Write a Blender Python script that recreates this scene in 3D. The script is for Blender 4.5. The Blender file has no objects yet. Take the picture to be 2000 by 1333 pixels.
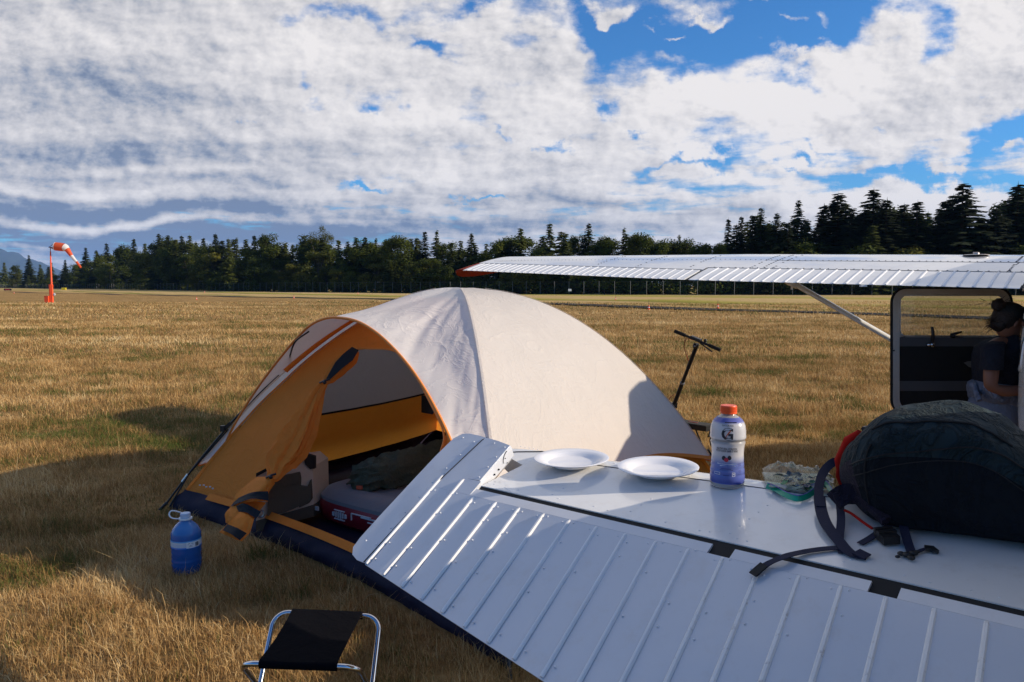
import bpy, math, random
import numpy as np
from mathutils import Vector, Matrix, noise as mnoise
random.seed(7); RNG = np.random.default_rng(7)
S = bpy.context.scene; COL = S.collection
R = math.radians
# ------------------------------------------------------------------ camera
HC = 1.6; FP = 1500.0; PITCH = math.atan(108.5/FP)
cam = bpy.data.cameras.new('camera'); cam.lens = 27.0; cam.sensor_width = 36.0
cam.clip_start = 0.05; cam.clip_end = 60000
camo = bpy.data.objects.new('camera', cam); COL.objects.link(camo)
camo.location = (0, 0, HC); camo.rotation_euler = (math.pi/2-PITCH, 0, 0)
S.camera = camo
# ------------------------------------------------------------------ exposure, sun
S.view_settings.view_transform = 'Standard'; S.view_settings.look = 'None'
S.view_settings.gamma = 1; S.view_settings.exposure = 0.28; S.view_settings.use_curve_mapping = False
SUN_EL = 22.0; SUN_AZ = -9.0          # azimuth from +X towards +Y, degrees
sd = Vector((math.cos(R(SUN_EL))*math.cos(R(SUN_AZ)), math.cos(R(SUN_EL))*math.sin(R(SUN_AZ)), math.sin(R(SUN_EL))))
sl = bpy.data.lights.new('sun', 'SUN'); sl.energy = 4.8; sl.angle = R(0.5); sl.color = (1.0, 0.86, 0.68)
slo = bpy.data.objects.new('sun', sl); COL.objects.link(slo)
slo.rotation_euler = sd.to_track_quat('Z', 'Y').to_euler(); slo.location = (20, -3, 12)

# ------------------------------------------------------------------ node expression helper
class NT:
    def __init__(s, tree): s.t = tree
    def n(s, typ, **kw):
        nd = s.t.nodes.new(typ)
        for k, v in kw.items(): setattr(nd, k, v)
        return nd
    def put(s, sock, v):
        if hasattr(v, 'node') or isinstance(v, bpy.types.NodeSocket): s.t.links.new(v, sock)
        else: sock.default_value = v
    def m(s, op, a, b=0.0, c=None, clamp=False):
        nd = s.n('ShaderNodeMath', operation=op); nd.use_clamp = clamp
        s.put(nd.inputs[0], a); s.put(nd.inputs[1], b)
        if c is not None: s.put(nd.inputs[2], c)
        return nd.outputs[0]
    def vm(s, op, a, b=None, scale=None):
        nd = s.n('ShaderNodeVectorMath', operation=op); s.put(nd.inputs[0], a)
        if b is not None: s.put(nd.inputs[1], b)
        if scale is not None: s.put(nd.inputs['Scale'], scale)
        return nd.outputs['Value'] if op in ('DOT_PRODUCT', 'LENGTH', 'DISTANCE') else nd.outputs[0]
    def comb(s, x, y, z):
        nd = s.n('ShaderNodeCombineXYZ')
        for i, v in enumerate((x, y, z)): s.put(nd.inputs[i], v)
        return nd.outputs[0]
    def sep(s, v):
        nd = s.n('ShaderNodeSeparateXYZ'); s.put(nd.inputs[0], v); return nd.outputs
    def noise(s, vec, scale=5, detail=4, rough=.5, dist=0.0, color=False):
        nd = s.n('ShaderNodeTexNoise'); s.put(nd.inputs['Vector'], vec)
        nd.inputs['Scale'].default_value = scale; nd.inputs['Detail'].default_value = detail
        nd.inputs['Roughness'].default_value = rough; nd.inputs['Distortion'].default_value = dist
        return nd.outputs['Color' if color else 'Fac']
    def ramp(s, fac, stops, interp='LINEAR'):
        nd = s.n('ShaderNodeValToRGB'); s.put(nd.inputs[0], fac); r = nd.color_ramp; r.interpolation = interp
        while len(r.elements) < len(stops): r.elements.new(.5)
        for e, (p, c) in zip(r.elements, stops):
            e.position = p; e.color = (c, c, c, 1) if isinstance(c, (int, float)) else (*c[:3], 1)
        return nd.outputs[0]
    def mix(s, fac, a, b, mode='MIX'):
        nd = s.n('ShaderNodeMix', data_type='RGBA', blend_type=mode)
        s.put(nd.inputs['Factor'], fac)
        for i, v in ((6, a), (7, b)):
            if isinstance(v, tuple) and len(v) == 3: v = (*v, 1)
            s.put(nd.inputs[i], v)
        return nd.outputs[2]
    def smooth(s, v, a, b):
        nd = s.n('ShaderNodeMapRange', interpolation_type='SMOOTHSTEP'); s.put(nd.inputs['Value'], v)
        nd.inputs['From Min'].default_value = a; nd.inputs['From Max'].default_value = b
        return nd.outputs[0]

def ray(u, v):
    a = (u-1000)/FP; b = -(v-666.5)/FP
    return Vector((a, math.cos(PITCH)+b*math.sin(PITCH), -math.sin(PITCH)+b*math.cos(PITCH)))
CAMP = Vector((0, 0, HC))
def atY(u, v, Y): r = ray(u, v); return CAMP + r*(Y/r.y)
def atZ(u, v, z): r = ray(u, v); return CAMP + r*((z-HC)/r.z)
def onplane(u, v, P0, n): r = ray(u, v); return CAMP + r*((P0-CAMP).dot(n)/r.dot(n))

# ------------------------------------------------------------------ world: NISHITA sky with a broken cloud deck
W = bpy.data.worlds.new('World'); S.world = W; W.use_nodes = True
wt = W.node_tree; wt.nodes.clear(); w = NT(wt)
sky = w.n('ShaderNodeTexSky', sky_type='NISHITA'); sky.sun_disc = False
sky.sun_elevation = R(SUN_EL); sky.sun_rotation = R(90-SUN_AZ)
sky.altitude = 30; sky.air_density = 1.0; sky.dust_density = 0.6; sky.ozone_density = 3.0
tc = w.n('ShaderNodeTexCoord'); D = tc.outputs['Generated']
dx, dy, dz = w.sep(D)
zc = w.m('ADD', w.m('MAXIMUM', dz, 0.0), 0.045)
q = w.comb(w.m('DIVIDE', dx, zc), w.m('DIVIDE', dy, zc), 0.0)
qr = w.n('ShaderNodeMapping'); qr.inputs['Rotation'].default_value = (0, 0, R(-22)); qr.inputs['Scale'].default_value = (1, .9, 1)
w.put(qr.inputs['Vector'], q); qv = qr.outputs[0]
yy = w.m('MAXIMUM', dy, 0.12)
tvp = w.comb(w.m('DIVIDE', dx, yy), w.m('DIVIDE', dz, yy), 0.0)
warp = w.vm('SCALE', w.vm('SUBTRACT', w.noise(qv, 1.6, 3, .5, color=True), (0.5, 0.5, 0.5)), scale=0.22)
qw = w.vm('ADD', qv, warp)
n1 = w.noise(qw, 0.75, 8, .55)
qa = w.vm('ADD', qw, (7.3, 2.1, 4.0)); n2 = w.noise(qa, 2.6, 9, .58)
qf = w.vm('MULTIPLY', w.vm('ADD', tvp, (3.0, 8.0, 0)), (1.0, 1.45, 1.0)); n3 = w.noise(qf, 13.0, 9, .60, .0); n3b = w.noise(w.vm('ADD', qf, (.0085, .006, 0)), 13.0, 9, .60, .0)
relief = w.m('MULTIPLY', w.m('SUBTRACT', n3, n3b), 1.9)

tv = w.comb(w.m('DIVIDE', dx, yy), w.m('DIVIDE', dz, yy), 0.0)
tvw = w.vm('ADD', tv, w.vm('SCALE', w.vm('SUBTRACT', w.noise(tv, 11, 9, .60, color=True), (0.5, 0.5, 0.5)), scale=0.14))
tvs = w.vm('ADD', tv, w.vm('SCALE', w.vm('SUBTRACT', w.noise(tv, 5, 5, .5, color=True), (0.5, 0.5, 0.5)), scale=0.075))
def blobs(lst, tvw=tvw):
    tot = None
    for (u, v, ru, rv, amp) in lst:
        r = ray(u, v); c = (r.x/r.y, r.z/r.y, 0)
        d = w.vm('MULTIPLY', w.vm('SUBTRACT', tvw, c), (FP/ru, FP/rv, 1))
        e = w.m('MULTIPLY', w.m('EXPONENT', w.m('MULTIPLY', w.vm('DOT_PRODUCT', d, d), -1.0)), amp)
        tot = e if tot is None else w.m('ADD', tot, e)
    return tot
holes = [(1430, 60, 250, 64, .33), (1190, 45, 120, 52, .30), (1640, 30, 150, 50, .34), (1825, 70, 45, 90, .26), (1960, 265, 140, 46, .46),
         (1780, 338, 190, 20, .36), (1545, 150, 60, 16, .16), (1325, 140, 70, 22, .18), (606, 188, 28, 24, .26), (722, 218, 20, 22, .30), (803, 222, 24, 26, .22),
         (1195, 190, 26, 22, .30), (472, 233, 26, 9, .30), (1070, 286, 70, 10, .34), (985, 278, 26, 8, .26), (1350, 322, 80, 11, .34),
         (1585, 294, 30, 10, .32), (1712, 240, 26, 11, .28), (1242, 246, 14, 12, .28), (700, 28, 130, 24, .30), (842, 86, 34, 14, .30),
         (560, 40, 34, 26, .22), (950, 8, 55, 24, .34), (1550, 323, 36, 6, .24), (725, 382, 55, 7, .34), (950, 397, 80, 7, .36), (1160, 333, 18, 5, .3),
         (1940, 172, 34, 16, .24), (1600, 262, 40, 8, .16)]
adds = [(1720, 85, 75, 52, .26), (1920, 35, 85, 45, .30), (1950, 130, 90, 32, .26), (1590, 112, 60, 20, .24), (1200, 20, 60, 16, .16), (1800, 230, 130, 60, .22),
        (1400, 210, 240, 50, .14), (1850, 395, 220, 26, .25), (260, 170, 460, 210, .34), (1195, 18, 46, 22, .42), (1375, 22, 44, 13, .36), (1510, 12, 30, 12, .36), (1540, 40, 22, 10, .34), (1600, 38, 28, 18, .42), (1590, 72, 24, 9, .3), (1290, 57, 22, 8, .34), (1870, 268, 36, 12, .34), (1970, 290, 34, 12, .34), (1845, 316, 26, 8, .3), (1330, 12, 16, 8, .3), (600, 330, 600, 60, .12), (1300, 105, 40, 14, .12),(1100,110,60,30,.16)]
bias = w.m('SUBTRACT', blobs(adds), blobs(holes))
front = w.smooth(dy, 0.05, 0.3)
cov = w.m('ADD', w.m('ADD', w.m('MULTIPLY', n1, 0.34), w.m('MULTIPLY', n2, 0.32)), w.m('MULTIPLY', n3, 0.34))
cov = w.m('ADD', w.m('MULTIPLY', cov, 1.45), -.205)
cov = w.m('ADD', cov, w.m('MULTIPLY', bias, w.m('MULTIPLY', front, 0.58)))
cov = w.m('ADD', cov, w.m('MULTIPLY', w.m('SUBTRACT', front, 1.0), 0.20))
alpha = w.smooth(cov, 0.335, 0.515)
thick = w.smooth(cov, 0.42, 0.66)
# cloud tone: bright tops, grey-blue bases in stretched streaks, heavier low on the left
st = w.noise(w.vm('MULTIPLY', tvs, (2.6, 16.0, 1)), 1.0, 8, .55)
s2 = w.noise(w.vm('ADD', qw, (1.1, 9.7, 2.0)), 1.05, 9, .55)
greys = [(230, 292, 330, 26, .42), (60, 335, 160, 16, .35), (470, 350, 240, 14, .30), (250, 402, 420, 17, .95), (200, 458, 440, 30, .8), (640, 455, 340, 24, .65), (60, 375, 220, 12, .55),
         (1120, 385, 260, 12, .42), (1050, 430, 330, 18, .45), (1400, 410, 110, 16, .38), (1920, 425, 90, 22, .55), (250, 150, 300, 60, .16), (330, 215, 90, 22, .22),
         (270, 200, 120, 40, .12), (1700, 245, 90, 16, .18), (1380, 240, 80, 14, .18), (1010, 340, 120, 10, .2)]
lights = [(200, 430, 200, 9, .75), (60, 472, 90, 6, .5), (840, 425, 60, 12, .35), (600, 90, 90, 60, .25), (1500, 190, 250, 60, .35), (1700, 380, 350, 30, .3), (250, 325, 300, 9, .4), (130, 365, 200, 9, .4), (1450, 300, 300, 30, .2)]
gb = w.m('MULTIPLY', w.m('SUBTRACT', blobs(greys, tvs), blobs(lights, tvs)), front)
gfac = w.m('ADD', w.m('MULTIPLY', w.m('SUBTRACT', st, .5), .6), w.m('ADD', w.m('MULTIPLY', w.m('SUBTRACT', s2, .5), .95), w.m('MULTIPLY', w.m('SUBTRACT', .5, n2), .5)))
gfac = w.m('SUBTRACT', w.m('ADD', w.m('ADD', gfac, 0.29), gb), w.m('ADD', relief, w.m('MULTIPLY', w.m('SUBTRACT', n3, .5), .65)))
right = w.m('MULTIPLY', w.m('DIVIDE', dx, yy), -0.22)
gfac = w.m('ADD', gfac, w.m('MINIMUM', w.m('MAXIMUM', right, -.2), .12))
gfac = w.m('MAXIMUM', w.m('MINIMUM', gfac, 1.0), 0.0)
ccol_ = w.ramp(gfac, [(0.0, (.87, .835, .825)), (.30, (.71, .69, .70)), (.58, (.53, .53, .565)), (.85, (.31, .35, .44)), (1.0, (.19, .24, .35))])
ccol = w.vm('SCALE', ccol_, scale=0.86)
skyc = w.vm('MULTIPLY', sky.outputs[0], (0.36, 0.82, 1.26))
lowb = w.smooth(dz, 0.0, 0.18)
skyb = w.vm('SCALE', skyc, scale=0.105)
final = w.mix(alpha, skyb, ccol)
below = w.smooth(dz, -0.02, 0.0)
final = w.mix(below, (.09, .075, .05), final)
bg = w.n('ShaderNodeBackground'); bg.inputs['Strength'].default_value = 1.0
w.put(bg.inputs['Color'], final)
wo = w.n('ShaderNodeOutputWorld'); wt.links.new(bg.outputs[0], wo.inputs['Surface'])
W.cycles.sampling_method = 'MANUAL'; W.cycles.sample_map_resolution = 512

# ------------------------------------------------------------------ materials
def newmat(name):
    m = bpy.data.materials.new(name); m.use_nodes = True
    t = m.node_tree; b = t.nodes['Principled BSDF']; return m, NT(t), b
def mat(name, col, rough=.5, metal=0.0, var=.12, vscale=6, bump=0.0, bscale=60, coat=0.0, spec=None, rvar=0.0, trans=0.0, alpha=1.0, sheen=0.0, dirt=None):
    m, k, b = newmat(name); o = k.n('ShaderNodeTexCoord').outputs['Object']
    nf = k.noise(o, vscale, 5, .6)
    c = k.mix(nf, tuple(x*(1-var) for x in col), tuple(min(1, x*(1+var)) for x in col))
    if dirt:
        df = k.smooth(k.noise(o, dirt[1], 8, .7), dirt[2], dirt[2]+.12)
        c = k.mix(k.m('MULTIPLY', df, dirt[3]), c, dirt[0])
    k.put(b.inputs['Base Color'], c); b.inputs['Roughness'].default_value = rough; b.inputs['Metallic'].default_value = metal
    if rvar: k.put(b.inputs['Roughness'], k.m('ADD', k.m('MULTIPLY', k.noise(o, vscale*2.3, 5, .6), rvar), rough-rvar/2))
    if coat: b.inputs['Coat Weight'].default_value = coat; b.inputs['Coat Roughness'].default_value = .04
    if spec is not None: b.inputs['Specular IOR Level'].default_value = spec
    if trans: b.inputs['Transmission Weight'].default_value = trans
    if sheen: b.inputs['Sheen Weight'].default_value = sheen
    b.inputs['Alpha'].default_value = alpha
    if bump:
        bn = k.n('ShaderNodeBump'); bn.inputs['Strength'].default_value = bump; bn.inputs['Distance'].default_value = .01
        k.put(bn.inputs['Height'], k.noise(o, bscale, 6, .6)); k.put(b.inputs['Normal'], bn.outputs[0])
    return m
def cloth(name, col, transl=.3, wr=.5, wscale=5, rough=.75, bands=None, fine=.2, spec=.3):
    """woven fabric: wrinkle bump + light passing through"""
    m, k, b = newmat(name); o = k.n('ShaderNodeTexCoord').outputs['Object']
    c = k.mix(k.noise(o, 3, 4, .6), tuple(x*.93 for x in col), tuple(min(1, x*1.05) for x in col))
    if bands: c = bands(k, o, c)
    k.put(b.inputs['Base Color'], c); b.inputs['Roughness'].default_value = rough; b.inputs['Specular IOR Level'].default_value = spec
    wn = k.noise(o, wscale, 5, .55, 1.8)
    ridge = k.m('ABSOLUTE', k.m('SUBTRACT', wn, .5))
    ridge = k.m('POWER', k.m('SUBTRACT', 1.0, k.m('MULTIPLY', ridge, 2.0), clamp=True), 14.0)
    wn2 = k.noise(k.vm('MULTIPLY', o, (1.0, 1.0, .35)), wscale*2.8, 5, .6, 1.2)
    ridge2 = k.m('POWER', k.m('SUBTRACT', 1.0, k.m('MULTIPLY', k.m('ABSOLUTE', k.m('SUBTRACT', wn2, .5)), 2.0), clamp=True), 20.0)
    h = k.m('ADD', k.m('ADD', ridge, k.m('MULTIPLY', ridge2, .5)), k.m('MULTIPLY', k.noise(o, wscale*.7, 3, .5), 2.5))
    bn = k.n('ShaderNodeBump'); bn.inputs['Strength'].default_value = wr; bn.inputs['Distance'].default_value = .012
    k.put(bn.inputs['Height'], h)
    b2 = k.n('ShaderNodeBump'); b2.inputs['Strength'].default_value = fine; b2.inputs['Distance'].default_value = .001
    k.put(b2.inputs['Height'], k.noise(o, 700, 2, .5)); k.t.links.new(bn.outputs[0], b2.inputs['Normal'])
    k.put(b.inputs['Normal'], b2.outputs[0])
    if transl:
        tr = k.n('ShaderNodeBsdfTranslucent'); k.put(tr.inputs['Color'], c); k.put(tr.inputs['Normal'], bn.outputs[0])
        mx = k.n('ShaderNodeMixShader'); mx.inputs[0].default_value = transl
        k.t.links.new(b.outputs[0], mx.inputs[1]); k.t.links.new(tr.outputs[0], mx.inputs[2])
        k.t.links.new(mx.outputs[0], k.t.nodes['Material Output'].inputs['Surface'])
    return m
def clear(name, tint=(1, 1, 1), gloss=.12, rough=.03, haze=0.0, bump=0.0, bscale=40):
    m, k, b = newmat(name); o = k.n('ShaderNodeTexCoord').outputs['Object']
    t = k.n('ShaderNodeBsdfTransparent'); t.inputs['Color'].default_value = (*tint, 1)
    g = k.n('ShaderNodeBsdfGlossy'); g.inputs['Roughness'].default_value = rough
    fr = k.n('ShaderNodeFresnel'); fr.inputs['IOR'].default_value = 1.45
    mx = k.n('ShaderNodeMixShader'); k.put(mx.inputs[0], k.m('ADD', k.m('MULTIPLY', fr.outputs[0], .8), gloss, clamp=True))
    k.t.links.new(t.outputs[0], mx.inputs[1]); k.t.links.new(g.outputs[0], mx.inputs[2])
    out = mx.outputs[0]
    if haze:
        df = k.n('ShaderNodeBsdfDiffuse'); df.inputs['Color'].default_value = (*tint, 1)
        m2 = k.n('ShaderNodeMixShader'); k.put(m2.inputs[0], k.m('MULTIPLY', k.noise(o, 9, 5, .6), haze*2))
        k.t.links.new(out, m2.inputs[1]); k.t.links.new(df.outputs[0], m2.inputs[2]); out = m2.outputs[0]
    if bump:
        bn = k.n('ShaderNodeBump'); bn.inputs['Strength'].default_value = bump; bn.inputs['Distance'].default_value = .01
        k.put(bn.inputs['Height'], k.noise(o, bscale, 6, .6, 1.0)); k.t.links.new(bn.outputs[0], g.inputs['Normal'])
    k.t.links.new(out, k.t.nodes['Material Output'].inputs['Surface'])
    return m

# ------------------------------------------------------------------ mesh builder
class MB:
    def __init__(s): s.v = []; s.f = []; s.mi = []; s.cur = 0
    def vert(s, p): s.v.append(tuple(p)); return len(s.v)-1
    def face(s, ids): s.f.append(tuple(ids)); s.mi.append(s.cur)
    def box(s, c, h, rot=None, taper=None):
        c = Vector(c); b = len(s.v)
        for z in (-1, 1):
            for y in (-1, 1):
                for x in (-1, 1):
                    p = Vector((x*h[0], y*h[1], z*h[2]))
                    if rot is not None: p = rot @ p
                    s.v.append(tuple(c+p))
        for q in ((0,2,3,1),(4,5,7,6),(0,1,5,4),(2,6,7,3),(0,4,6,2),(1,3,7,5)): s.face([b+i for i in q])
        return s
    def hexa(s, P):      # 8 corners: bottom ring 4 (ccw), top ring 4
        b = len(s.v); s.v += [tuple(p) for p in P]
        for q in ((3,2,1,0),(4,5,6,7),(0,1,5,4),(1,2,6,5),(2,3,7,6),(3,0,4,7)): s.face([b+i for i in q])
    def rings(s, rs, close=True, cap0=True, cap1=True):
        n = len(rs[0]); b = len(s.v)
        for r in rs: s.v += [tuple(p) for p in r]
        for i in range(len(rs)-1):
            for j in range(n if close else n-1):
                a = b+i*n+j; c = b+i*n+(j+1) % n
                s.face((a, c, c+n, a+n))
        if cap0 and close: s.face([b+j for j in range(n)][::-1])
        if cap1 and close: s.face([b+(len(rs)-1)*n+j for j in range(n)])
        return s
    def tube(s, pts, r, n=8, caps=True, flat=None):
        pts = [Vector(p) for p in pts]; rs = r if isinstance(r, (list, tuple)) else [r]*len(pts)
        T = []
        for i in range(len(pts)):
            a = pts[max(i-1, 0)]; c = pts[min(i+1, len(pts)-1)]; T.append((c-a).normalized())
        up = Vector((0, 0, 1)) if abs(T[0].z) < .9 else Vector((1, 0, 0))
        x = T[0].cross(up).normalized(); out = []
        for i, p in enumerate(pts):
            x = (x - T[i]*x.dot(T[i])).normalized(); y = T[i].cross(x)
            out.append([p + (x*math.cos(2*math.pi*j/n) + y*math.sin(2*math.pi*j/n)*(flat or 1))*rs[i] for j in range(n)])
        return s.rings(out, True, caps, caps)
    def lathe(s, prof, c=(0, 0, 0), n=32, caps=True):
        c = Vector(c)
        return s.rings([[c+Vector((r*math.cos(2*math.pi*j/n), r*math.sin(2*math.pi*j/n), z)) for j in range(n)] for r, z in prof], True, caps, caps)
    def ball(s, c, r, n=8, m=5, rot=None):
        c = Vector(c); r = r if isinstance(r, (tuple, list, Vector)) else (r, r, r); rs = []
        for i in range(m+1):
            t = math.pi*(i+.02)/(m+.04)-math.pi/2
            ring = []
            for j in range(n):
                a = 2*math.pi*j/n; p = Vector((math.cos(t)*math.cos(a)*r[0], math.cos(t)*math.sin(a)*r[1], math.sin(t)*r[2]))
                if rot is not None: p = rot @ p
                ring.append(c+p)
            rs.append(ring)
        return s.rings(rs)
    def grid(s, fn, nu, nv, flip=False):
        b = len(s.v)
        for i in range(nu+1):
            for j in range(nv+1): s.v.append(tuple(fn(i/nu, j/nv)))
        for i in range(nu):
            for j in range(nv):
                a = b+i*(nv+1)+j; q = (a, a+nv+1, a+nv+2, a+1)
                s.face(q[::-1] if flip else q)
        return s
    def strip(s, pts, ns, wd, th=.002):   # webbing: centreline, normals, width
        rs = []; P = [Vector(p) for p in pts]
        for i, p in enumerate(P):
            t = (P[min(i+1, len(P)-1)]-P[max(i-1, 0)]).normalized(); nn = Vector(ns[i] if isinstance(ns, list) else ns)
            sd_ = t.cross(nn).normalized(); nn = sd_.cross(t).normalized(); ww = wd[i] if isinstance(wd, list) else wd
            rs.append([p-sd_*ww/2, p+sd_*ww/2, p+sd_*ww/2+nn*th, p-sd_*ww/2+nn*th])
        return s.rings(rs)
    def build(s, name, mats, parent=None, smooth=35):
        o = mkobj(name, s.v, s.f, mats, parent, smooth, s.mi); return o
ORG = {}
def mkobj(name, V, F, mats, parent=None, smooth=35, mi=None, loc=None):
    if not isinstance(mats, (list, tuple)): mats = [mats]
    V = np.asarray(V, float).reshape(-1, 3)
    if parent is not None: org = ORG[parent.name]
    else:
        org = Vector(loc) if loc is not None else Vector(((V[:, 0].min()+V[:, 0].max())/2, (V[:, 1].min()+V[:, 1].max())/2, V[:, 2].min()))
    me = bpy.data.meshes.new(name); me.from_pydata((V-np.array(org)).tolist(), [], [tuple(f) for f in F])
    for m in mats: me.materials.append(m)
    if mi is not None and len(mats) > 1: me.polygons.foreach_set('material_index', mi)
    if smooth:
        me.polygons.foreach_set('use_smooth', [True]*len(me.polygons)); me.set_sharp_from_angle(angle=R(smooth))
    me.validate(); me.update()
    o = bpy.data.objects.new(name, me); COL.objects.link(o)
    if parent is not None: o.parent = parent
    else: o.location = org
    ORG[o.name] = Vector(org)
    return o
def thing(name, label, cat, loc=(0, 0, 0), group=None):
    o = bpy.data.objects.new(name, None); COL.objects.link(o); o.location = loc; o.empty_display_size = .2
    ORG[o.name] = Vector(loc); o['label'] = label; o['category'] = cat
    if group: o['group'] = group
    return o
def tag(o, label, cat, group=None, kind=None):
    if label: o['label'] = label
    if cat: o['category'] = cat
    if group: o['group'] = group
    if kind: o['kind'] = kind
    return o
def bez(pts, n=6):     # Catmull-Rom through points
    P = [Vector(p) for p in pts]; out = []
    for i in range(len(P)-1):
        a = P[max(i-1, 0)]; b = P[i]; c = P[i+1]; d = P[min(i+2, len(P)-1)]
        for k in range(n):
            t = k/n; out.append(.5*((2*b)+(c-a)*t+(2*a-5*b+4*c-d)*t*t+(3*b-a-3*c+d)*t**3))
    out.append(P[-1]); return out
def textmesh(txt, size, align='CENTER', bold=0.0, extr=.0006, shear=0.0):
    cu = bpy.data.curves.new('t', 'FONT'); cu.body = txt; cu.size = size; cu.align_x = align; cu.extrude = extr; cu.offset = bold; cu.resolution_u = 3; cu.shear = shear
    o = bpy.data.objects.new('t', cu); COL.objects.link(o)
    dg = bpy.context.evaluated_depsgraph_get(); dg.update(); me = o.evaluated_get(dg).to_mesh()
    V = [tuple(v.co) for v in me.vertices]; F = [tuple(p.vertices) for p in me.polygons]
    o.evaluated_get(dg).to_mesh_clear(); bpy.data.objects.remove(o); bpy.data.curves.remove(cu)
    return V, F
# ================================================================== the land
def gz(x, y):       # gentle undulation beyond the camp site
    d = math.hypot(x, y); k = min(max((d-14)/30, 0), 1)
    q = (x*.66+y*.75)
    return k*(.10*math.sin(q*.16+.6*math.sin(x*.05))+.08*mnoise.noise(Vector((x*.05, y*.09, 0)))*2) if d < 400 else 0.0
def ground():
    radii = [0.0]+[0.5*1.055**i for i in range(0, 190)]; radii = [r for r in radii if r < 9000]+[9000]
    n = 180; V = [(0, 0, 0)]; F = []
    for r in radii[1:]:
        for j in range(n):
            a = 2*math.pi*j/n; x = r*math.sin(a); y = r*math.cos(a); V.append((x, y, gz(x, y)-(0 if r < 700 else min((r-700)*.0004, 3))))
    for j in range(n): F.append((0, 1+(j+1) % n, 1+j))
    for i in range(len(radii)-2):
        for j in range(n):
            a = 1+i*n+j; b = 1+i*n+(j+1) % n; F.append((a, b, b+n, a+n))
    m, k, b = newmat('dry_field'); o = k.n('ShaderNodeTexCoord').outputs['Object']
    ox, oy, oz = k.sep(o)
    fine = k.noise(o, 14, 9, .72); mid = k.noise(k.vm('MULTIPLY', o, (.8, 1.2, 1)), 1.3, 7, .65); big = k.noise(k.vm('MULTIPLY', o, (.10, .22, 1)), 1.0, 6, .6)
    c = k.ramp(k.m('ADD', k.m('MULTIPLY', fine, .6), k.m('MULTIPLY', mid, .4)), [(.30, (.11, .064, .024)), (.45, (.28, .168, .066)), (.56, (.44, .285, .125)), (.70, (.56, .40, .19))])
    g = k.smooth(k.noise(k.vm('ADD', o, (9, 3, 0)), .9, 7, .68), .52, .66)
    c = k.mix(k.m('MULTIPLY', g, .55), c, (.075, .082, .022))
    g2 = k.smooth(big, .42, .62); c = k.mix(k.m('MULTIPLY', g2, .28), c, (.34, .20, .085))
    g3 = k.smooth(k.noise(k.vm('ADD', k.vm('MULTIPLY', o, (.12, .3, 1)), (30, 5, 0)), 1.0, 6, .6), .50, .68); c = k.mix(k.m('MULTIPLY', g3, .5), c, (.14, .105, .038))
    # mown strips that follow the runway direction
    qd = k.m('ADD', k.m('MULTIPLY', ox, .749), k.m('MULTIPLY', oy, .663))
    qd = k.m('ADD', qd, k.m('MULTIPLY', k.m('SUBTRACT', k.noise(o, .08, 3, .5), .5), 2.5))
    far = k.smooth(qd, 38, 46)
    TN, GD, GN, GY = (.50, .36, .16), (.58, .42, .19), (.12, .17, .025), (.34, .33, .06)
    stripe = k.ramp(k.m('FRACT', k.m('MULTIPLY', qd, 1/80.0)), [(0, GD), (.08, (.46, .36, .13)), (.16, GY), (.26, (.40, .36, .10)), (.38, GD), (.50, TN), (.572, TN), (.588, GN), (.612, GN), (.628, GD), (.76, TN), (.79, (.16, .19, .03)), (.83, GY), (.88, GD)])
    c = k.mix(k.m('MULTIPLY', far, .9), c, k.mix(k.m('MULTIPLY', fine, .5), stripe, c))
    k.put(b.inputs['Base Color'], c); b.inputs['Roughness'].default_value = 1.0; b.inputs['Specular IOR Level'].default_value = 0.0
    bn = k.n('ShaderNodeBump'); bn.inputs['Strength'].default_value = .9; bn.inputs['Distance'].default_value = .06
    k.put(bn.inputs['Height'], k.m('ADD', fine, k.m('MULTIPLY', mid, 1.4))); k.put(b.inputs['Normal'], bn.outputs[0])
    o = mkobj('ground', V, F, m, loc=(0, 0, 0)); tag(o, 'dry straw coloured airfield grass plain', 'ground', kind='structure')
ground()
ASP = mat('asphalt', (.05, .05, .052), 1, spec=0, var=.25, vscale=2)
def runway():
    P = [(-130, 196), (-45, 109), (-14.5, 83.5), (9.3, 51.5), (17.4, 41.2), (22.2, 35.8), (36, 20.5), (60, -6)]
    V = []; F = []; pts = []
    for i in range(len(P)-1):
        a = Vector(P[i]); b = Vector(P[i+1]); n = max(1, int((b-a).length/4))
        pts += [a.lerp(b, k/n) for k in range(n)]
    pts.append(Vector(P[-1]))
    for i, p in enumerate(pts):
        t = (pts[min(i+1, len(pts)-1)]-pts[max(i-1, 0)]).normalized(); nn = Vector((-t.y, t.x))
        for s in (-1, 1):
            c = p+nn*s*1.3; V.append((c.x, c.y, max(gz(p.x, p.y), gz(c.x, c.y))+.03))
    for i in range(len(pts)-1): F.append((2*i, 2*i+1, 2*i+3, 2*i+2))
    tag(mkobj('taxiway', V, F, ASP, loc=(0, 0, 0)), 'narrow grey asphalt strip crossing the field', 'taxiway', kind='structure')
runway()
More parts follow.
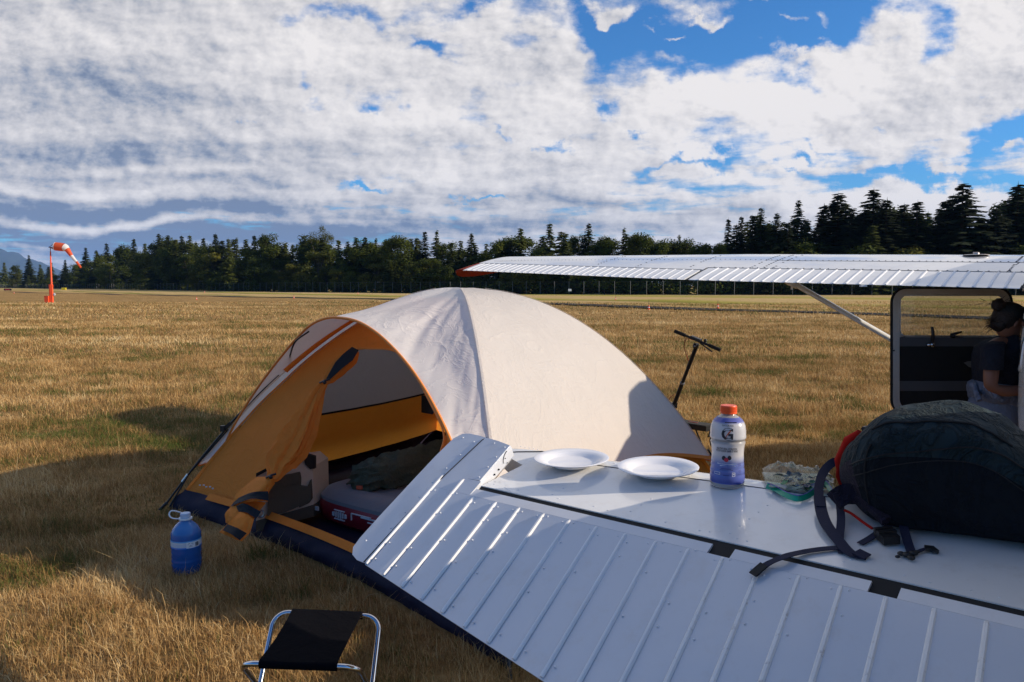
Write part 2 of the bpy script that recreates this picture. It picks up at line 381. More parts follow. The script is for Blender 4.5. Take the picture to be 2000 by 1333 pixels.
# ------------------------------------------------------------------ grass blades
TENT = [(-2.45, 5.4), (-1.2, 4.35), (-.02, 3.1), (1.64, 5.55), (-.79, 7.85)]
def in_poly(x, y, P):
    c = np.zeros(len(x), bool)
    for i in range(len(P)):
        x1, y1 = P[i]; x2, y2 = P[i-1]
        k = ((y1 > y) != (y2 > y)); xx = (x2-x1)*(y-y1)/(y2-y1+1e-9)+x1; c ^= k & (x < xx)
    return c
def grass():
    m, k, b = newmat('dry_grass'); at = k.n('ShaderNodeAttribute'); at.attribute_name = 'tint'
    c = k.ramp(at.outputs['Fac'], [(0, (.085, .12, .024)), (.10, (.15, .15, .042)), (.20, (.22, .115, .042)), (.42, (.45, .268, .10)), (.65, (.61, .405, .175)), (.85, (.74, .54, .26)), (1, (.82, .66, .38))])
    k.put(b.inputs['Base Color'], c); b.inputs['Roughness'].default_value = .75; b.inputs['Specular IOR Level'].default_value = .15
    tr = k.n('ShaderNodeBsdfTranslucent'); k.put(tr.inputs['Color'], c); mx = k.n('ShaderNodeMixShader'); mx.inputs[0].default_value = .3
    k.t.links.new(b.outputs[0], mx.inputs[1]); k.t.links.new(tr.outputs[0], mx.inputs[2]); k.t.links.new(mx.outputs[0], k.t.nodes['Material Output'].inputs['Surface'])
    VV = []; TT = []; NT_ = 0
    #      y0  y1  blades   tufts  height      width   spread
    rings = [(1.9, 5.2, 210000, 14000, (.02, .07), .0026, .035), (5.2, 9, 210000, 15000, (.025, .078), .0036, .05), (9, 17, 220000, 20000, (.035, .10), .006, .08),
             (17, 34, 170000, 24000, (.04, .11), .012, .14), (34, 75, 90000, 30000, (.05, .13), .026, .25)]
    for (y0, y1, nb, nt, (h0, h1), wd, sp) in rings:
        ty = np.sqrt(RNG.uniform(y0**2, y1**2, nt)); tx = RNG.uniform(-.80, .72, nt)*ty
        th = RNG.uniform(.6, 1.25, nt)
        pn = np.array([mnoise.noise(Vector((a*.9, c_*1.1, 0))) for a, c_ in zip(tx, ty)])
        pg = np.array([mnoise.noise(Vector((a*.55+40, c_*.7, 3)))+.5*mnoise.noise(Vector((a*2.1, c_*2.1, 9))) for a, c_ in zip(tx, ty)])
        pm_ = np.array([mnoise.noise(Vector((a*2.6+11, c_*3.0, 1))) for a, c_ in zip(tx, ty)]); pb_ = np.array([mnoise.noise(Vector((a*.11+31, c_*.26, 2)))+.6*mnoise.noise(Vector((a*.35+31, c_*.6, 7))) for a, c_ in zip(tx, ty)]); tt = .41+.30*pn+.26*pm_+.42*pb_+RNG.normal(0, .12, nt)
        green = pg > .42; tt = np.where(green, tt*.22, tt); pt = np.array([mnoise.noise(Vector((a*3.1+70, c_*3.1, 5))) for a, c_ in zip(tx, ty)]); tuft = pt > .62; tt = np.where(tuft, .04, tt); th = np.where(tuft, th*1.15, th)
        bare = np.array([mnoise.noise(Vector((a*1.7+5, c_*1.9, 6))) for a, c_ in zip(tx, ty)]); th = th*np.clip(1.0+.9*bare, .35, 1.5)
        i = RNG.integers(0, nt, nb)
        x = tx[i]+RNG.normal(0, sp, nb); y = ty[i]+RNG.normal(0, sp, nb)
        keep = ~in_poly(x, y, TENT)
        x, y, i = x[keep], y[keep], i[keep]; nb = len(x)
        h = RNG.uniform(h0, h1, nb)*th[i]; tall = RNG.random(nb) < (.004 if y1 < 9.5 else .001); h = np.where(tall, h*1.9+.04, h)
        a = RNG.uniform(0, 2*np.pi, nb); lean = np.abs(RNG.normal(0, .85, nb))*h; la = RNG.uniform(0, 2*np.pi, nb)
        lx = np.cos(la)*lean-.10*h; ly = np.sin(la)*lean
        wx = np.cos(a)*wd/2; wy = np.sin(a)*wd/2
        z = np.array([gz(p, q_) for p, q_ in zip(x, y)]) if y1 > 12 else np.zeros(nb)
        lo = -.01
        v0 = np.stack([x-wx, y-wy, z+lo], 1); v1 = np.stack([x+wx, y+wy, z+lo], 1)
        v2 = np.stack([x+wx*.8+lx*.35, y+wy*.8+ly*.35, z+h*.6], 1); v3 = np.stack([x-wx*.8+lx*.35, y-wy*.8+ly*.35, z+h*.6], 1)
        v4 = np.stack([x+lx, y+ly, z+h], 1)
        VV.append(np.stack([v0, v1, v2, v3, v4], 1).reshape(-1, 3))
        t = np.clip(tt[i]+RNG.normal(0, .13, nb), 0, 1); t = np.where(tall, np.clip(t+.15, 0, 1), t)
        TT.append(np.repeat(t, 5)); NT_ += nb
    V = np.concatenate(VV).astype(np.float32); T = np.concatenate(TT).astype(np.float32)
    base = np.arange(NT_)*5
    quad = np.stack([base, base+1, base+2, base+3], 1); tri = np.stack([base+3, base+2, base+4], 1)
    me = bpy.data.meshes.new('grass'); me.vertices.add(len(V)); me.vertices.foreach_set('co', V.ravel())
    loops = np.concatenate([quad, tri], 1).ravel(); me.loops.add(len(loops)); me.loops.foreach_set('vertex_index', loops.astype(np.int32))
    st = np.stack([np.arange(NT_)*7, np.arange(NT_)*7+4], 1).ravel().astype(np.int32); tot = np.tile([4, 3], NT_).astype(np.int32)
    me.polygons.add(len(st)); me.polygons.foreach_set('loop_start', st); me.polygons.foreach_set('loop_total', tot)
    at_ = me.attributes.new('tint', 'FLOAT', 'POINT'); at_.data.foreach_set('value', T)
    me.materials.append(m); me.update(calc_edges=True)
    o = bpy.data.objects.new('grass', me); COL.objects.link(o)
    tag(o, 'dry golden grass blades with small green patches', 'grass', kind='stuff')
grass()
# ------------------------------------------------------------------ mountain
def mountain():
    prof = [(-260, 500), (-200, 486), (-130, 478), (-70, 480), (-30, 482), (0, 484.5), (20, 487), (35, 493), (50, 498), (62, 504), (78, 511), (100, 521), (130, 533), (170, 543), (230, 552)]
    Y = 9000; rows = []
    xs = np.linspace(-260, 230, 90)
    for t in np.linspace(-1, 1, 22):
        r = []
        for i, u in enumerate(xs):
            vv = np.interp(u, [p[0] for p in prof], [p[1] for p in prof]); top = atY(u, vv, Y)
            k = (1-abs(t)**1.3); nz = mnoise.noise(Vector((u*.03, t*3, 0)))*.25+mnoise.noise(Vector((u*.09, t*7, 2)))*.12
            r.append(Vector((top.x*(1+t*.12), Y+t*1800, -20+(top.z+20)*max(0, k*(1-abs(nz)*(abs(t) > .02))))))
        rows.append(r)
    mb = MB(); mb.rings(rows, close=False); m = mat('forested_slope', (.030, .045, .045), 1, var=.35, vscale=.004)
    o = mb.build('hills', m); tag(o, 'distant blue forested mountain beyond the trees', 'mountain', kind='structure')
mountain()
# ------------------------------------------------------------------ trees
def treemat(name, c, tl=.25):
    m, k, b = newmat(name); oi = k.n('ShaderNodeObjectInfo'); g = k.n('ShaderNodeNewGeometry'); tcn = k.n('ShaderNodeTexCoord')
    rnd = oi.outputs['Random']; isl = k.n('ShaderNodeAttribute'); isl.attribute_name = 'tint'
    nz = k.noise(tcn.outputs['Object'], .55, 4, .6)
    v = k.m('ADD', k.m('ADD', k.m('MULTIPLY', rnd, .55), k.m('MULTIPLY', isl.outputs['Fac'], .9)), k.m('MULTIPLY', nz, .6))
    cc = k.ramp(k.m('MULTIPLY', v, .5), [(0.1, tuple(x*.35 for x in c)), (.5, c), (.9, (c[0]*2.3, c[1]*1.9, c[2]*1.3))])
    k.put(b.inputs['Base Color'], cc); b.inputs['Roughness'].default_value = .85; b.inputs['Specular IOR Level'].default_value = .15
    tr = k.n('ShaderNodeBsdfTranslucent'); k.put(tr.inputs['Color'], cc); mx = k.n('ShaderNodeMixShader'); mx.inputs[0].default_value = tl
    k.t.links.new(b.outputs[0], mx.inputs[1]); k.t.links.new(tr.outputs[0], mx.inputs[2]); k.t.links.new(mx.outputs[0], k.t.nodes['Material Output'].inputs['Surface'])
    return m
M_FIR = treemat('fir_needles', (.022, .032, .010), .12); M_FIRL = treemat('cedar_needles', (.062, .078, .016), .15)
M_LEAF = treemat('broad_leaves', (.055, .072, .012), .25); M_LEAFL = treemat('light_leaves', (.085, .092, .016), .25)
M_BARK = mat('bark', (.055, .042, .033), .95, var=.3, vscale=4); M_BARKL = mat('pale_bark', (.20, .18, .16), .95, var=.3, vscale=4)
def foliage_mesh(name, V, F, T, m):
    me = bpy.data.meshes.new(name); me.from_pydata(V, [], F); me.materials.append(m)
    a = me.attributes.new('tint', 'FLOAT', 'POINT'); a.data.foreach_set('value', T); me.update(); return me
def trunk_mesh(name, H, r0, limbs, m):
    mb = MB(); n = 7; pts = [Vector((mnoise.noise(Vector((i, r0*99, 1)))*.012*H, mnoise.noise(Vector((i, r0*99, 7)))*.012*H, H*i/n)) for i in range(n+1)]
    pts[0] = Vector((0, 0, -.2)); mb.tube(pts, [r0*(1-.93*i/n)+.015 for i in range(n+1)], 7)
    for l in limbs: mb.tube(l, [r0*.32, r0*.18, .02][:len(l)], 5)
    me = bpy.data.meshes.new(name); me.from_pydata(mb.v, [], mb.f); me.materials.append(m); me.polygons.foreach_set('use_smooth', [True]*len(me.polygons)); me.update(); return me
def conifer(seed, H, Rm, m, dens=1.0, z0=.06, sparse=0.0, irr=.25, droop=.35):
    r = random.Random(seed); V = []; F = []; T = []
    z = H*z0; limbs = []
    while z < H*.985:
        k = z/H; Rz = Rm*((1-k)**1.0)*1.08*(1-.35*math.exp(-((k-z0)/.08)**2))+.12
        nb = int(6+5*(1-k)); a0 = r.uniform(0, 6.28)
        for j in range(nb):
            if r.random() < sparse: continue
            a = a0+6.283*j/nb+r.uniform(-.35, .35); L = Rz*r.uniform(1-irr*1.6, 1+irr)
            zz = z+r.uniform(-.2, .2); ca, sa = math.cos(a), math.sin(a); tb = r.uniform(0, 1)
            if L > Rm*.6 and r.random() < .25: limbs.append([Vector((0, 0, zz)), Vector((ca*L*.5, sa*L*.5, zz-.02*L)), Vector((ca*L*.9, sa*L*.9, zz-droop*L*.55))])
            n = max(2, int(L/.30*dens)); rise = .18*(k-.1)
            for i in range(n):
                t = (i+.6)/n; d = L*t; h = zz+d*rise-droop*d*t*.8+.10*L*max(0, t-.8)
                px, py = ca*d, sa*d
                wl = (.16+.36*L*(1-t)**.7*t**.3+.18)*r.uniform(.7, 1.2)
                for sgn in (-1, 1, 0):
                    aa = a+sgn*r.uniform(.5, 1.1)+(r.uniform(-.2, .2)); ll = wl if sgn else wl*.8+.12
                    ex, ey = px+math.cos(aa)*ll, py+math.sin(aa)*ll; ez = h-ll*r.uniform(.15, .65)
                    nx, ny = -math.sin(aa), math.cos(aa); ww = ll*r.uniform(.26, .44)+.04; mz = h-ll*.18+r.uniform(-.05, .07)
                    mx_, my_ = px+(ex-px)*.5, py+(ey-py)*.5; b = len(V)
                    V += [(px, py, h+.03), (mx_+nx*ww, my_+ny*ww, mz-.10*ll), (ex, ey, ez), (mx_-nx*ww, my_-ny*ww, mz-.16*ll), ]
                    F.append((b, b+1, b+2)); F.append((b, b+2, b+3)); tv_ = min(1, max(0, tb*.5+.5*r.random())); T += [tv_]*4
        z += (.30+.28*(1-k))*r.uniform(.8, 1.2)/max(.7, dens**.5)*(H/17)**.3
    b = len(V); V += [(-.05, 0, H-.7), (.05, 0, H-.7), (0, 0, H+.25)]; F.append((b, b+1, b+2)); T += [.5]*3
    return foliage_mesh('crown', V, F, T, m), trunk_mesh('trunk', H*.97, H*.011+.05, limbs, M_BARK)
def broadleaf(seed, H, Rm, m, n=34, per=260, base=.12, leaf=.40, bark=None, sparse=False):
    r = random.Random(seed); V = []; F = []; T = []; limbs = []
    cz = H*(base+1)/2; hz = H*(1-base)/2
    for c in range(n):
        while True:
            p = Vector((r.uniform(-1, 1), r.uniform(-1, 1), r.uniform(-1, 1)))
            if .35 < p.length < 1: break
        wz = 1-.25*max(0, p.z)-.15*max(0, -p.z)
        C = Vector((p.x*Rm*wz*.86, p.y*Rm*wz*.86, cz+p.z*hz*.90)); cr = Rm*r.uniform(.20, .42)*(.7 if sparse else 1); tb = r.random()
        if c % 3 == 0: limbs.append([Vector((0, 0, max(H*.15, C.z*.45))), Vector((C.x*.5, C.y*.5, C.z*.75)), C])
        for i in range(per):
            d = Vector((r.gauss(0, 1), r.gauss(0, 1), r.gauss(0, .8))).normalized()*cr*r.uniform(.55, 1.08)
            q_ = C+d; s = leaf*r.uniform(.45, 1.1); ax = Vector((r.gauss(0, 1), r.gauss(0, 1), r.gauss(0, .6))).normalized(); ay = ax.cross(d.normalized()+Vector((0, 0, .3))).normalized()
            b = len(V); V += [tuple(q_-ax*s*.5), tuple(q_+ay*s*.33), tuple(q_+ax*s*.5), tuple(q_-ay*s*.33)]
            F.append((b, b+1, b+2, b+3)); T += [min(1, max(0, tb*.6+.4*r.random()))]*4
    return foliage_mesh('crown', V, F, T, m), trunk_mesh('trunk', H*.75, H*.014+.05, limbs, bark or M_BARK)
PROTO = {}
for i, (H, Rm, dens, sp, irr, dr) in enumerate([(17, 3.0, 1.1, .05, .28, .30), (17, 3.5, 1.15, .10, .40, .42), (17, 2.5, 1.0, .03, .25, .25), (17, 3.3, 1.2, .16, .45, .35)]):
    PROTO['fir', i] = conifer(100+i, H, Rm, M_FIR, dens, .05, sp, irr, dr)+(17,)
for i, (Rm, sp) in enumerate([(2.3, .06), (2.9, .1), (2.0, .12)]): PROTO['cedar', i] = conifer(200+i, 14, Rm, M_FIRL, 1.15, .04, sp, .3, .45)+(14,)
PROTO['bare', 0] = conifer(300, 15, 1.3, M_FIRL, .7, .25, .45, .5, .3)+(15,)
for i, (H, Rm, n) in enumerate([(13, 4.2, 40), (12, 3.6, 34), (14, 3.4, 38)]): PROTO['broad', i] = broadleaf(400+i, H, Rm, M_LEAF, n)+(H,)
for i, (H, Rm) in enumerate([(7, 2.6), (6, 2.4), (8, 2.4)]): PROTO['young', i] = broadleaf(500+i, H, Rm, M_LEAFL if i != 1 else M_LEAF, 26, 200, .0, .30)+(H,)
PROTO['round', 0] = broadleaf(610, 17, 4.6, M_LEAFL, 60, 150, .25, .26, M_BARKL, True)+(17,)
FENCE = [(-420, 620), (-333, 500), (-176, 330), (-67, 200), (-10, 150), (33, 125), (87, 118), (150, 112)]
def fence_y(u):       # depth of the fence in the direction of column u
    k = (u-1000)/1500; 
    for i in range(len(FENCE)-1):
        (x1, y1), (x2, y2) = FENCE[i], FENCE[i+1]
        d = (x2-x1)-k*(y2-y1)
        t = (k*y1-x1)/d if abs(d) > 1e-6 else -1
        if 0 <= t <= 1: return y1+t*(y2-y1)
    return 640 if k < -.6 else 112
PRE = {'fir': 'fir_tree', 'cedar': 'cedar_tree', 'bare': 'thin_tree', 'broad': 'broadleaf_tree', 'young': 'young_tree', 'round': 'broadleaf_tree'}
CATN = {'fir': 'fir tree', 'cedar': 'cedar tree', 'bare': 'thin tree', 'broad': 'broadleaf tree', 'young': 'young tree', 'round': 'broadleaf tree'}
def tree(kind, u, vtop, off, wide=1.0, label=None, group='trees of the forest behind the fence', idx=None):
    idx = idx if idx is not None else random.randrange(len([1 for k in PROTO if k[0] == kind]))
    crown, trunk, Hp = PROTO[kind, idx]; Y = fence_y(u)+off; top = atY(u, vtop, Y); h = max(2.5, top.z)
    if label is None:
        side = 'far left' if u < 330 else 'left' if u < 880 else 'middle' if u < 1400 else 'right'
        row = 'front' if off < 9 else 'back'
        label = {'fir': 'dark conifer', 'cedar': 'drooping green conifer', 'bare': 'thin half bare tree', 'broad': 'dark leafy tree', 'young': 'low leafy tree', 'round': 'tall leafy tree'}[kind]
        label += {'far left': ' beyond the windsock', 'left': ' between windsock and wing tip', 'middle': ' above the middle of the wing', 'right': ' in the tall right hand stand'}[side]
        label += ', front row at the fence' if row == 'front' else ', behind the front row'
        group = label
    t = thing(PRE[kind], label, CATN[kind], (top.x, Y, -.1), group)
    s = h/Hp; ws = max(s*.85, min(s, 1.25))*wide*(1.6 if kind in ('fir', 'cedar') else 1.25); t.scale = (ws, ws, s); t.rotation_euler = (0, 0, random.uniform(0, 6.28))
    for nm, me in (('crown', crown), ('trunk', trunk)):
        o = bpy.data.objects.new(nm, me); COL.objects.link(o); o.parent = t
    return t
SKY = [(8, 512, 'cedar'), (30, 516, 'broad'), (56, 498, 'fir'), (78, 516, 'cedar'), (100, 512, 'cedar'), (127, 507, 'fir'), (146, 512, 'broad'), (167, 483, 'fir'), (188, 489, 'cedar'), (208, 474, 'fir'), (236, 478, 'fir'), (261, 465, 'fir'), (283, 474, 'cedar'),
       (310, 455, 'fir'), (328, 458, 'fir'), (343, 466, 'cedar'), (355, 459, 'fir'), (370, 458, 'cedar'), (383, 470, 'bare'), (397, 463, 'fir'), (421, 455, 'fir'), (446, 465, 'cedar'), (462, 462, 'bare'), (480, 467, 'cedar'), (497, 458, 'fir'),
       (523, 452, 'broad'), (557, 474, 'cedar'), (571, 476, 'fir'), (594, 458, 'cedar'), (623, 436, 'round'), (661, 467, 'cedar'), (679, 470, 'fir'), (695, 463, 'cedar'), (713, 461, 'fir'), (734, 463, 'bare'), (754, 465, 'bare'),
       (781, 454, 'broad'), (814, 463, 'cedar'), (830, 450, 'fir'), (853, 447, 'bare'), (882, 472, 'cedar'), (900, 468, 'cedar'), (921, 454, 'fir'), (950, 474, 'cedar'), (980, 461, 'broad'), (1017, 445, 'cedar'), (1050, 474, 'broad'), (1074, 434, 'cedar'),
       (1105, 454, 'cedar'), (1128, 454, 'broad'), (1150, 434, 'fir'), (1172, 458, 'broad'), (1193, 457, 'broad'), (1219, 442, 'bare'), (1254, 448, 'broad'), (1290, 463, 'broad'), (1327, 456, 'bare'), (1345, 466, 'broad'), (1375, 468, 'broad'), (1407, 470, 'broad'),
       (1423, 425, 'fir'), (1448, 420, 'fir'), (1470, 417, 'fir'), (1487, 404, 'fir'), (1503, 430, 'broad'), (1518, 414, 'fir'), (1540, 432, 'fir'), (1560, 388, 'fir'), (1578, 430, 'cedar'), (1610, 397, 'fir'), (1638, 373, 'fir'), (1664, 404, 'fir'), (1688, 410, 'fir'),
       (1707, 367, 'fir'), (1733, 386, 'fir'), (1766, 397, 'fir'), (1793, 390, 'fir'), (1813, 412, 'cedar'), (1849, 388, 'fir'), (1883, 356, 'fir'), (1920, 428, 'fir'), (1946, 405, 'fir'), (1966, 424, 'fir'), (1989, 355, 'fir'), (2030, 380, 'fir'), (2070, 400, 'fir')]
SPECIAL = {623: 'tallest round crowned leafy tree left of the tent peak, above the forest line', 1560: 'slim conifer standing clear with open layered branches in the right stand', 1638: 'broad dense conifer top between the slim open conifer and the forked tall one',
           1707: 'tall conifer with bent leaning tip in the right stand', 1883: 'tallest wide branched conifer near the right edge, above the door', 1989: 'tall conifer cut by the right edge of the photo',
           1150: 'narrow pointed conifer spire above the middle of the far wing', 1074: 'pale pointed conifer rising above the wing tip side of the middle forest', 1017: 'small upright conifer alone on the skyline above the tent and wing tip',
           523: 'dark dense domed tree on the skyline between windsock and tent', 781: 'dark round topped tree on the skyline left of the wing tip', 167: 'dark conifer just right of the drooping windsock end',
           830: 'pointed twin topped conifer just left of the wing tip', 853: 'thin sparse spire tree just left of the wing tip', 1254: 'wide domed leafy tree above the middle of the far wing', 421: 'sharp symmetric conifer peak on the left skyline', 310: 'first sharp conifer peak right of the windsock'}
for (u, v, k) in SKY:
    tree(k, u, v, random.uniform(6, 13) if u > 1400 else random.uniform(9, 20), label=SPECIAL.get(u), group=None if u in SPECIAL else 'x', wide=(1.3 if u > 1590 and k == 'fir' else .72 if u in (1560, 1487, 1423, 1448) else .85), idx={1560: 3, 1883: 1, 1707: 3, 1638: 0}.get(u))
su = [s[0] for s in SKY]; sv = [s[1] for s in SKY]
for i in range(86):      # filler crowns below the skyline
    u = -20+i*24.2+random.uniform(-9, 9); base = np.interp(u, su, sv); k = random.choice(['fir', 'fir', 'cedar', 'broad']) if u > 1400 else random.choice(['fir', 'cedar', 'broad', 'broad'])
    tree(k, u, base+random.uniform(3, 20), random.uniform(12, 24), wide=1.2)
for i in range(74):      # front row
    u = -30+i*28+random.uniform(-10, 10); base = np.interp(u, su, sv); fb = 558+2400/fence_y(u); k = random.choice(['young', 'young', 'broad', 'cedar']) if u < 1400 else random.choice(['young', 'fir', 'cedar', 'young'])
    tree(k, u, fb-(fb-base)*random.uniform(.34, .72), random.uniform(3, 7), wide=1.2)
# undergrowth band: nobody could count it
def undergrowth():
    r = random.Random(5); V = []; F = []; T = []
    for i in range(len(FENCE)-1):
        a = Vector(FENCE[i]); b_ = Vector(FENCE[i+1]); L = (b_-a).length; n = int(L*70); t = (b_-a).normalized(); nn = Vector((-t.y, t.x)); nn = nn if nn.y > 0 else -nn
        big = 1+max(0, (a.length-180)/160)
        for j in range(int(n/big)):
            p = a+t*r.uniform(0, L)+nn*(1.5+abs(r.gauss(0, 1))*5); hh = 2.6+1.6*mnoise.noise(Vector((p.x*.12, p.y*.12, 0)))
            z = r.uniform(0, hh*.5)+r.uniform(0, hh*.6); s = .5*big*r.uniform(.5, 1); ax = Vector((r.gauss(0, 1), r.gauss(0, 1), r.gauss(0, .6))).normalized(); ay = ax.cross(Vector((r.gauss(0, 1), r.gauss(0, 1), r.gauss(0, 1)))).normalized()
            c = Vector((p.x, p.y, z)); b = len(V); V += [tuple(c-ax*s*.5), tuple(c+ay*s*.4), tuple(c+ax*s*.5), tuple(c-ay*s*.4)]; F.append((b, b+1, b+2, b+3)); T += [r.random()]*4
    o = bpy.data.objects.new('undergrowth', foliage_mesh('undergrowth', V, F, T, M_LEAF)); COL.objects.link(o); tag(o, 'dark bushes and undergrowth behind the fence', 'undergrowth', kind='stuff')
undergrowth()
# ------------------------------------------------------------------ perimeter fence
def fence():
    M = mat('galvanised', (.14, .14, .13), .6, .4, var=.2, vscale=2); m2, k, b = newmat('chain_link')
    o = k.n('ShaderNodeTexCoord').outputs['Object']; b.inputs['Base Color'].default_value = (.25, .25, .24, 1); b.inputs['Alpha'].default_value = .02; b.inputs['Roughness'].default_value = .6
    t = thing('perimeter_fence', 'long grey chain link fence with posts along the forest edge', 'fence', (0, 140, 0))
    posts = []
    for i in range(len(FENCE)-1):
        a = Vector(FENCE[i]); c = Vector(FENCE[i+1]); n = int((c-a).length/(2.9 if i > 2 else 3.6))
        posts += [a.lerp(c, j/n) for j in range(n)]
    posts.sort(key=lambda p: p.length)
    pm = MB(); pm.lathe([(.042, -.2), (.040, 2.3), (.02, 2.36)], (0, 0, 0), 8); first = None; rest = MB()
    vis = [p for p in posts if abs(p.x/p.y) < .72]
    for p in vis[:98]:
        o = bpy.data.objects.new('post', first.data) if first else None
        if first is None:
            first = pm.build('post', M, None); o = first; first.parent = t
            first.data.transform(Matrix.Translation(ORG[first.name]))
        else: COL.objects.link(o); o.parent = t
        o.location = Vector((p.x, p.y, 0))-Vector((0, 140, 0))
    for p in vis[98:]: rest.lathe([(.07, -.2), (.07, 2.3)], (p.x, p.y, 0), 5)
    tag(rest.build('distant_posts', M, t), None, None, kind='stuff')
    w_ = MB(); rl = MB()
    for i in range(len(FENCE)-1):
        (x1, y1), (x2, y2) = FENCE[i], FENCE[i+1]
        b0 = len(w_.v); w_.v += [(x1, y1, .05), (x2, y2, .05), (x2, y2, 2.2), (x1, y1, 2.2)]; w_.face((b0, b0+1, b0+2, b0+3))
        rl.tube([(x1, y1, 2.25), (x2, y2, 2.25)], 0.010, 5)
    w_.build('chain_mesh', m2, t); rl.build('top_wire', M, t)
    s = MB(); p = atY(1113, 567, 132.5); s.box(p, (.28, .02, .2)); sg = s.build('notice_sign', mat('notice_white', (.7, .7, .68), .5)); tag(sg, 'tiny white notice plate on the chain link fence', 'sign')
fence()
# ------------------------------------------------------------------ windsock, signs, edge markers
M_RED = mat('orange_paint', (.78, .085, .02), .5, var=.12, vscale=1.5); M_REDD = mat('red_paint', (.55, .045, .02), .5, var=.15, vscale=1.5)
M_SW = mat('sock_white', (.80, .79, .76), .8); M_SO = cloth('sock_orange', (.80, .14, .05), .35, .3); M_SWc = cloth('sock_pale', (.82, .80, .76), .35, .3)
M_BLK = mat('black_plastic', (.012, .012, .013), .45, var=.2)
def windsock():
    Y = 72.7; P = lambda u, v: atY(u, v, Y); b = atZ(100, 591.3, 0); Y = b.y
    t = thing('windsock', 'orange and white striped windsock drooping from a tall orange pole', 'windsock', (b.x, b.y, 0))
    m = MB(); m.tube([P(100.6, 556), P(99.2, 520), P(98.6, 492)], [.085, .07, .055], 10); m.build('pole', M_RED, t)
    m = MB(); x0 = P(98.3, 591).x; x1 = P(104, 591).x; zt = P(100, 556).z; m.box(((x0+x1)/2-.055, Y, zt/2), (.075, .14, zt/2)); m.box(((x0+x1)/2+.09, Y, zt/2), (.035, .1, zt/2)); m.tube([P(97, 559), P(104, 559)], .05, 6); m.tube([P(98, 555), P(103, 552)], .04, 6); m.build('post', M_RED, t)
    m = MB(); a = P(90, 579); c = P(98, 591.3); m.box(((a.x+c.x)/2, Y-.1, a.z/2), ((c.x-a.x)/2, .2, a.z/2)); m.box(((a.x+c.x)/2, Y-.1, a.z+.015), ((c.x-a.x)/2+.02, .22, .015)); m.build('control_box', M_RED, t)
    m = MB(); q_ = P(105.9, 575.6); m.ball(q_, (.12, .05, .14), 12, 8); m.build('lamp', mat('lamp_grey', (.55, .56, .58), .3), t)
    m = MB(); m.tube([P(98.6, 493), P(98.3, 484)], .035, 8); m.tube([P(95.5, 483), P(101, 484.5)], .05, 6); m.tube([P(97, 482.5), P(107.5, 474.5)], .025, 6); m.tube([P(98, 484), P(108, 489)], .025, 6); m.tube([P(99, 484), P(108, 481.7)], .02, 6); m.tube([P(102, 483.5), P(104, 486)], .09, 6); m.build('swivel_frame', mat('purple_steel', (.12, .03, .05), .5), t)
    pxm = Y/1500
    CL = [(107.5, 481.6, 8.1), (109.2, 481.8, 8.1), (117, 482.6, 8.2), (125.4, 483.6, 7.7), (129.0, 485.2, 6.6), (131.2, 487.6, 5.2), (135.6, 494.0, 4.0), (139.7, 500, 3.35), (144.6, 506.3, 2.9), (149.6, 512, 2.5), (154, 517.6, 2.0), (158.2, 523, 1.7)]
    pts = [P(u, v) for u, v, r_ in CL]; rad = [r_*pxm for u, v, r_ in CL]
    def seg(i, j, nm, mt, n=18):
        mb = MB(); mb.tube(pts[i:j+1], rad[i:j+1], n, caps=False); o = mb.build(nm, mt, sock)
    sock = MB(); sock.tube([pts[0], pts[1]], [rad[0]*1.02, rad[0]*1.02], 18, caps=False); sock = sock.build('sock', M_SWc, t); ORG[sock.name] = ORG[t.name]
    for i, j, mt in ((1, 3, M_SO), (3, 5, M_SWc), (5, 7, M_SO), (7, 9, M_SWc), (9, 11, M_SO)): seg(i, j, 'sock_band', mt)
windsock()
def sign(name, u0, u1, v0, v1, d, face, board, label, glyph):
    a = atY(u0, v0, d); c = atY(u1, v1, d); t = thing(name, label, 'sign', ((a.x+c.x)/2, d, 0)); m = MB(); cx = (a.x+c.x)/2; hw = (c.x-a.x)/2; zt = a.z; zb = max(c.z, .15)
    m.box((cx, d, (zt+zb)/2), (hw, .12, (zt-zb)/2)); m.build('board', board, t)
    m = MB(); m.box((cx, d-.13, (zt+zb)/2), (hw*.9, .01, (zt-zb)/2*.82)); m.build('panel', face, t)
    m = MB()
    for k_ in (-.7, .7): m.tube([(cx+hw*k_, d, 0), (cx+hw*k_, d, zb)], .04, 6)
    m.build('legs', M_BLK, t)
    m = MB(); hh = (zt-zb)/2
    for (x, w_, z_, h_) in glyph: m.box((cx+hw*x, d-.15, (zt+zb)/2+hh*z_), (hw*w_, .01, hh*h_))
    m.build('marking', glyphm[name], t)
glyphm = {'runway_sign': mat('sign_red', (.45, .03, .04), .5), 'taxiway_sign': mat('sign_brown', (.30, .22, .02), .5)}
sign('runway_sign', 8, 22.3, 564.2, 568.6, 222, mat('sign_dark', (.035, .012, .014), .5), M_BLK, 'small dark red airfield sign low in the grass at the left edge', [(-.55, .10, 0, .55), (-.3, .08, 0, .55), (-.05, .1, 0, .2), (.2, .1, 0, .55), (.5, .08, .1, .5)])
sign('taxiway_sign', 120.5, 129.3, 562.4, 567.2, 248, mat('sign_yellow', (.85, .66, .02), .5), mat('sign_yellow_body', (.8, .62, .02), .5), 'small yellow airfield sign in the grass right of the windsock pole', [(-.45, .14, 0, .4), (-.1, .06, 0, .4), (.15, .12, 0, .4), (.45, .06, 0, .4)])
